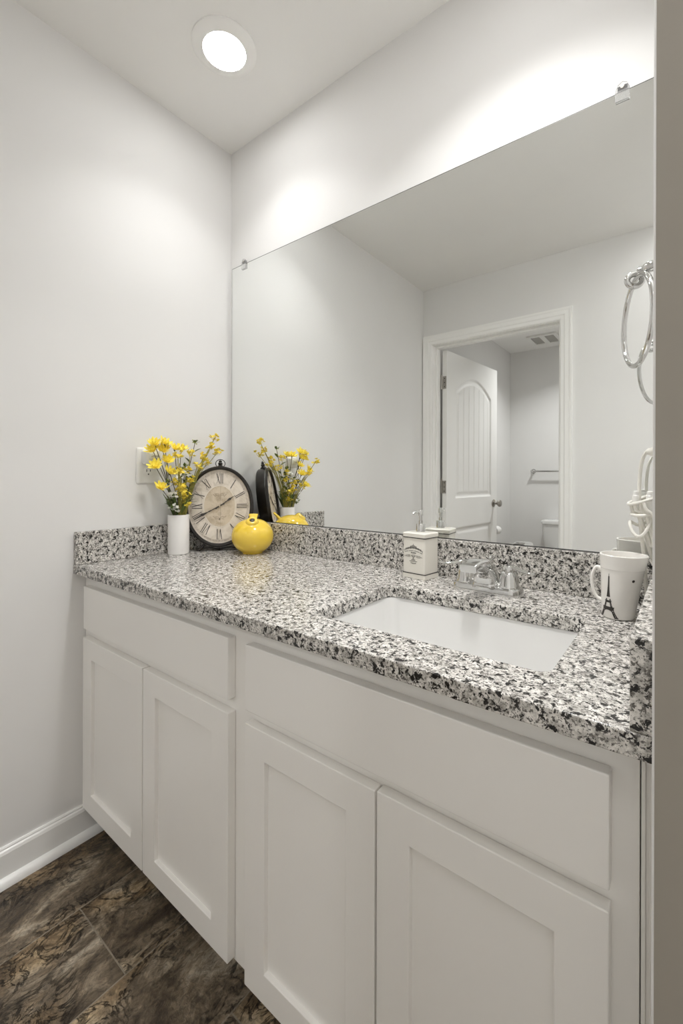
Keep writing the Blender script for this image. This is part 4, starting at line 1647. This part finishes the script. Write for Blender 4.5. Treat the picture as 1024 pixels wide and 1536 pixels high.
# ================================================================== TOILET ROOM (seen in the mirror)
def make_toilet():
    tx = 0.590
    root = tag(empty('toilet', (tx, -TB, 0)), 'white two piece toilet under the towel bar, seen through the doorway', 'toilet')
    # local y runs into the room (+)
    bm = bmesh.new()
    loops = []
    for ins, z in ((0.030, 0.385), (0.022, 0.40), (0.010, 0.52), (0.0, 0.672)):
        loops.append([(x, y + 0.108, z) for x, y in rrect(0, 0, 0.445 - 2 * ins, 0.185 - ins, 0.030, 6)])
    rings(bm, loops)
    link('tank', bm, M['porcelain'], root, smooth=True)
    bm = bmesh.new()
    loops = []
    for ins, z in ((0.004, 0.672), (-0.006, 0.676), (-0.007, 0.698), (-0.002, 0.708), (0.012, 0.712)):
        loops.append([(x, y + 0.108, z) for x, y in rrect(0, 0, 0.445 - 2 * ins, 0.190 - 2 * ins, 0.030, 6)])
    rings(bm, loops)
    link('tank_lid', bm, M['porcelain'], root, smooth=True)
    bm = bmesh.new()
    lathe(bm, [(0.012, 0), (0.012, 0.008), (0.006, 0.012)], 16, Matrix.Translation((0.165, 0.200, 0.620)) @ Matrix.Rotation(-PI / 2, 4, 'X'))
    tube(bm, [(0.165, 0.212, 0.620), (0.130, 0.216, 0.616), (0.105, 0.216, 0.612)], 0.006, 10)
    o = link('flush_lever', bm, M['chrome'], root, smooth=True)

    def egg(sx, sy, cy, z, n=40):
        return [(sx * math.sin(2 * PI * i / n), cy + sy * math.cos(2 * PI * i / n) * (1.12 if math.cos(2 * PI * i / n) > 0 else 0.88), z) for i in range(n)]
    bm = bmesh.new()
    rings(bm, [egg(0.115, 0.255, 0.31, 0.0), egg(0.105, 0.235, 0.31, 0.06), egg(0.100, 0.215, 0.32, 0.16), egg(0.140, 0.235, 0.40, 0.27), egg(0.180, 0.245, 0.435, 0.345), egg(0.186, 0.250, 0.44, 0.385)])
    box(bm, -0.165, 0.165, 0.03, 0.24, 0.30, 0.385)
    link('bowl', bm, M['porcelain'], root, smooth=True)
    bm = bmesh.new()
    rings(bm, [egg(0.188, 0.235, 0.44, 0.386), egg(0.190, 0.238, 0.44, 0.400), egg(0.184, 0.232, 0.44, 0.418), egg(0.150, 0.20, 0.44, 0.424)])
    link('seat_lid', bm, M['porcelain'], root, smooth=True)


make_toilet()


def make_towel_bar():
    root = tag(empty('towel_bar', (0.545, -TB, 1.188)), 'chrome towel bar on the toilet room wall above the toilet', 'towel bar')
    for s in (-1, 1):
        bm = bmesh.new()
        m4 = Matrix.Translation((s * 0.305, 0.0005, 0)) @ Matrix.Rotation(-PI / 2, 4, 'X')
        lathe(bm, [(0.025, 0.0), (0.025, 0.005), (0.020, 0.010), (0.011, 0.016), (0.010, 0.045), (0.014, 0.052), (0.014, 0.066), (0.010, 0.070)], 28, m4)
        link('bracket', bm, M['chrome'], root, smooth=True)
    bm = bmesh.new()
    tube(bm, [(-0.305, 0.060, 0), (0, 0.060, 0), (0.305, 0.060, 0)], 0.0085, 14)
    link('bar', bm, M['chrome'], root, smooth=True)


make_towel_bar()


def make_vent():
    root = tag(empty('exhaust_vent', (0.425, -3.255, H)), 'white square exhaust fan grille on the toilet room ceiling', 'vent')
    w = 0.130
    bm = bmesh.new()

    def pocket_frame(x0, x1, y0, y1):
        return [(x0, y0), (x1, y0), (x1, y1), (x0, y1)]
    # frame bars
    box(bm, -w, w, -w - 0.02, -w + 0.012, -0.018, -0.0005)
    box(bm, -w, w, w - 0.012, w + 0.02, -0.018, -0.0005)
    box(bm, -w, -w + 0.030, -w + 0.012, w - 0.012, -0.018, -0.0005)
    box(bm, w - 0.030, w, -w + 0.012, w - 0.012, -0.018, -0.0005)
    box(bm, -0.022, 0.022, -w + 0.012, w - 0.012, -0.018, -0.0005)
    link('grille_frame', bm, M['white_plastic'], root, bevel=0.002)
    for s in (-1, 1):
        bm = bmesh.new()
        for k in range(9):
            y = -w + 0.022 + k * (2 * w - 0.044) / 8
            xa, xb = (s * 0.022, s * (w - 0.030))
            x0, x1 = min(xa, xb), max(xa, xb)
            prism(bm, [(y - 0.008, -0.012), (y - 0.006, -0.012), (y + 0.008, -0.002), (y + 0.006, -0.002)], 'x', x0, x1)
        link('louvre', bm, mat('shaded_grille', (0.42, 0.41, 0.38), 0.5), root)


make_vent()


def make_paper():
    root = tag(empty('toilet_paper_roll', (0.076, -2.93, 0.630)), 'white toilet paper roll on the left wall behind the open door', 'toilet paper')
    m4 = Matrix.Rotation(PI / 2, 4, 'X')
    bm = bmesh.new()
    lathe(bm, [(0.016, -0.050), (0.038, -0.050), (0.038, 0.050), (0.016, 0.050)], 40, m4, cap0=False, cap1=False)
    lathe(bm, [(0.016, 0.050), (0.016, -0.050)], 40, m4, cap0=False, cap1=False)
    link('paper', bm, M['tissue'], root, smooth=True)
    holder = tag(empty('toilet_paper_holder', (0.0, -2.93, 0.630)), 'chrome toilet paper holder on the left wall of the toilet room', 'paper holder')
    for s in (-1, 1):
        bm = bmesh.new()
        lathe(bm, [(0.018, 0.0005), (0.018, 0.005), (0.009, 0.009), (0.008, 0.070), (0.012, 0.074), (0.012, 0.086)], 24, Matrix.Translation((0, s * 0.066, 0)) @ Matrix.Rotation(PI / 2, 4, 'Y'))
        link('arm', bm, M['chrome'], holder, smooth=True)
    bm = bmesh.new()
    tube(bm, [(0.076, -0.066, 0), (0.076, 0, 0), (0.076, 0.066, 0)], 0.008, 14)
    link('roller', bm, M['chrome'], holder, smooth=True)


make_paper()
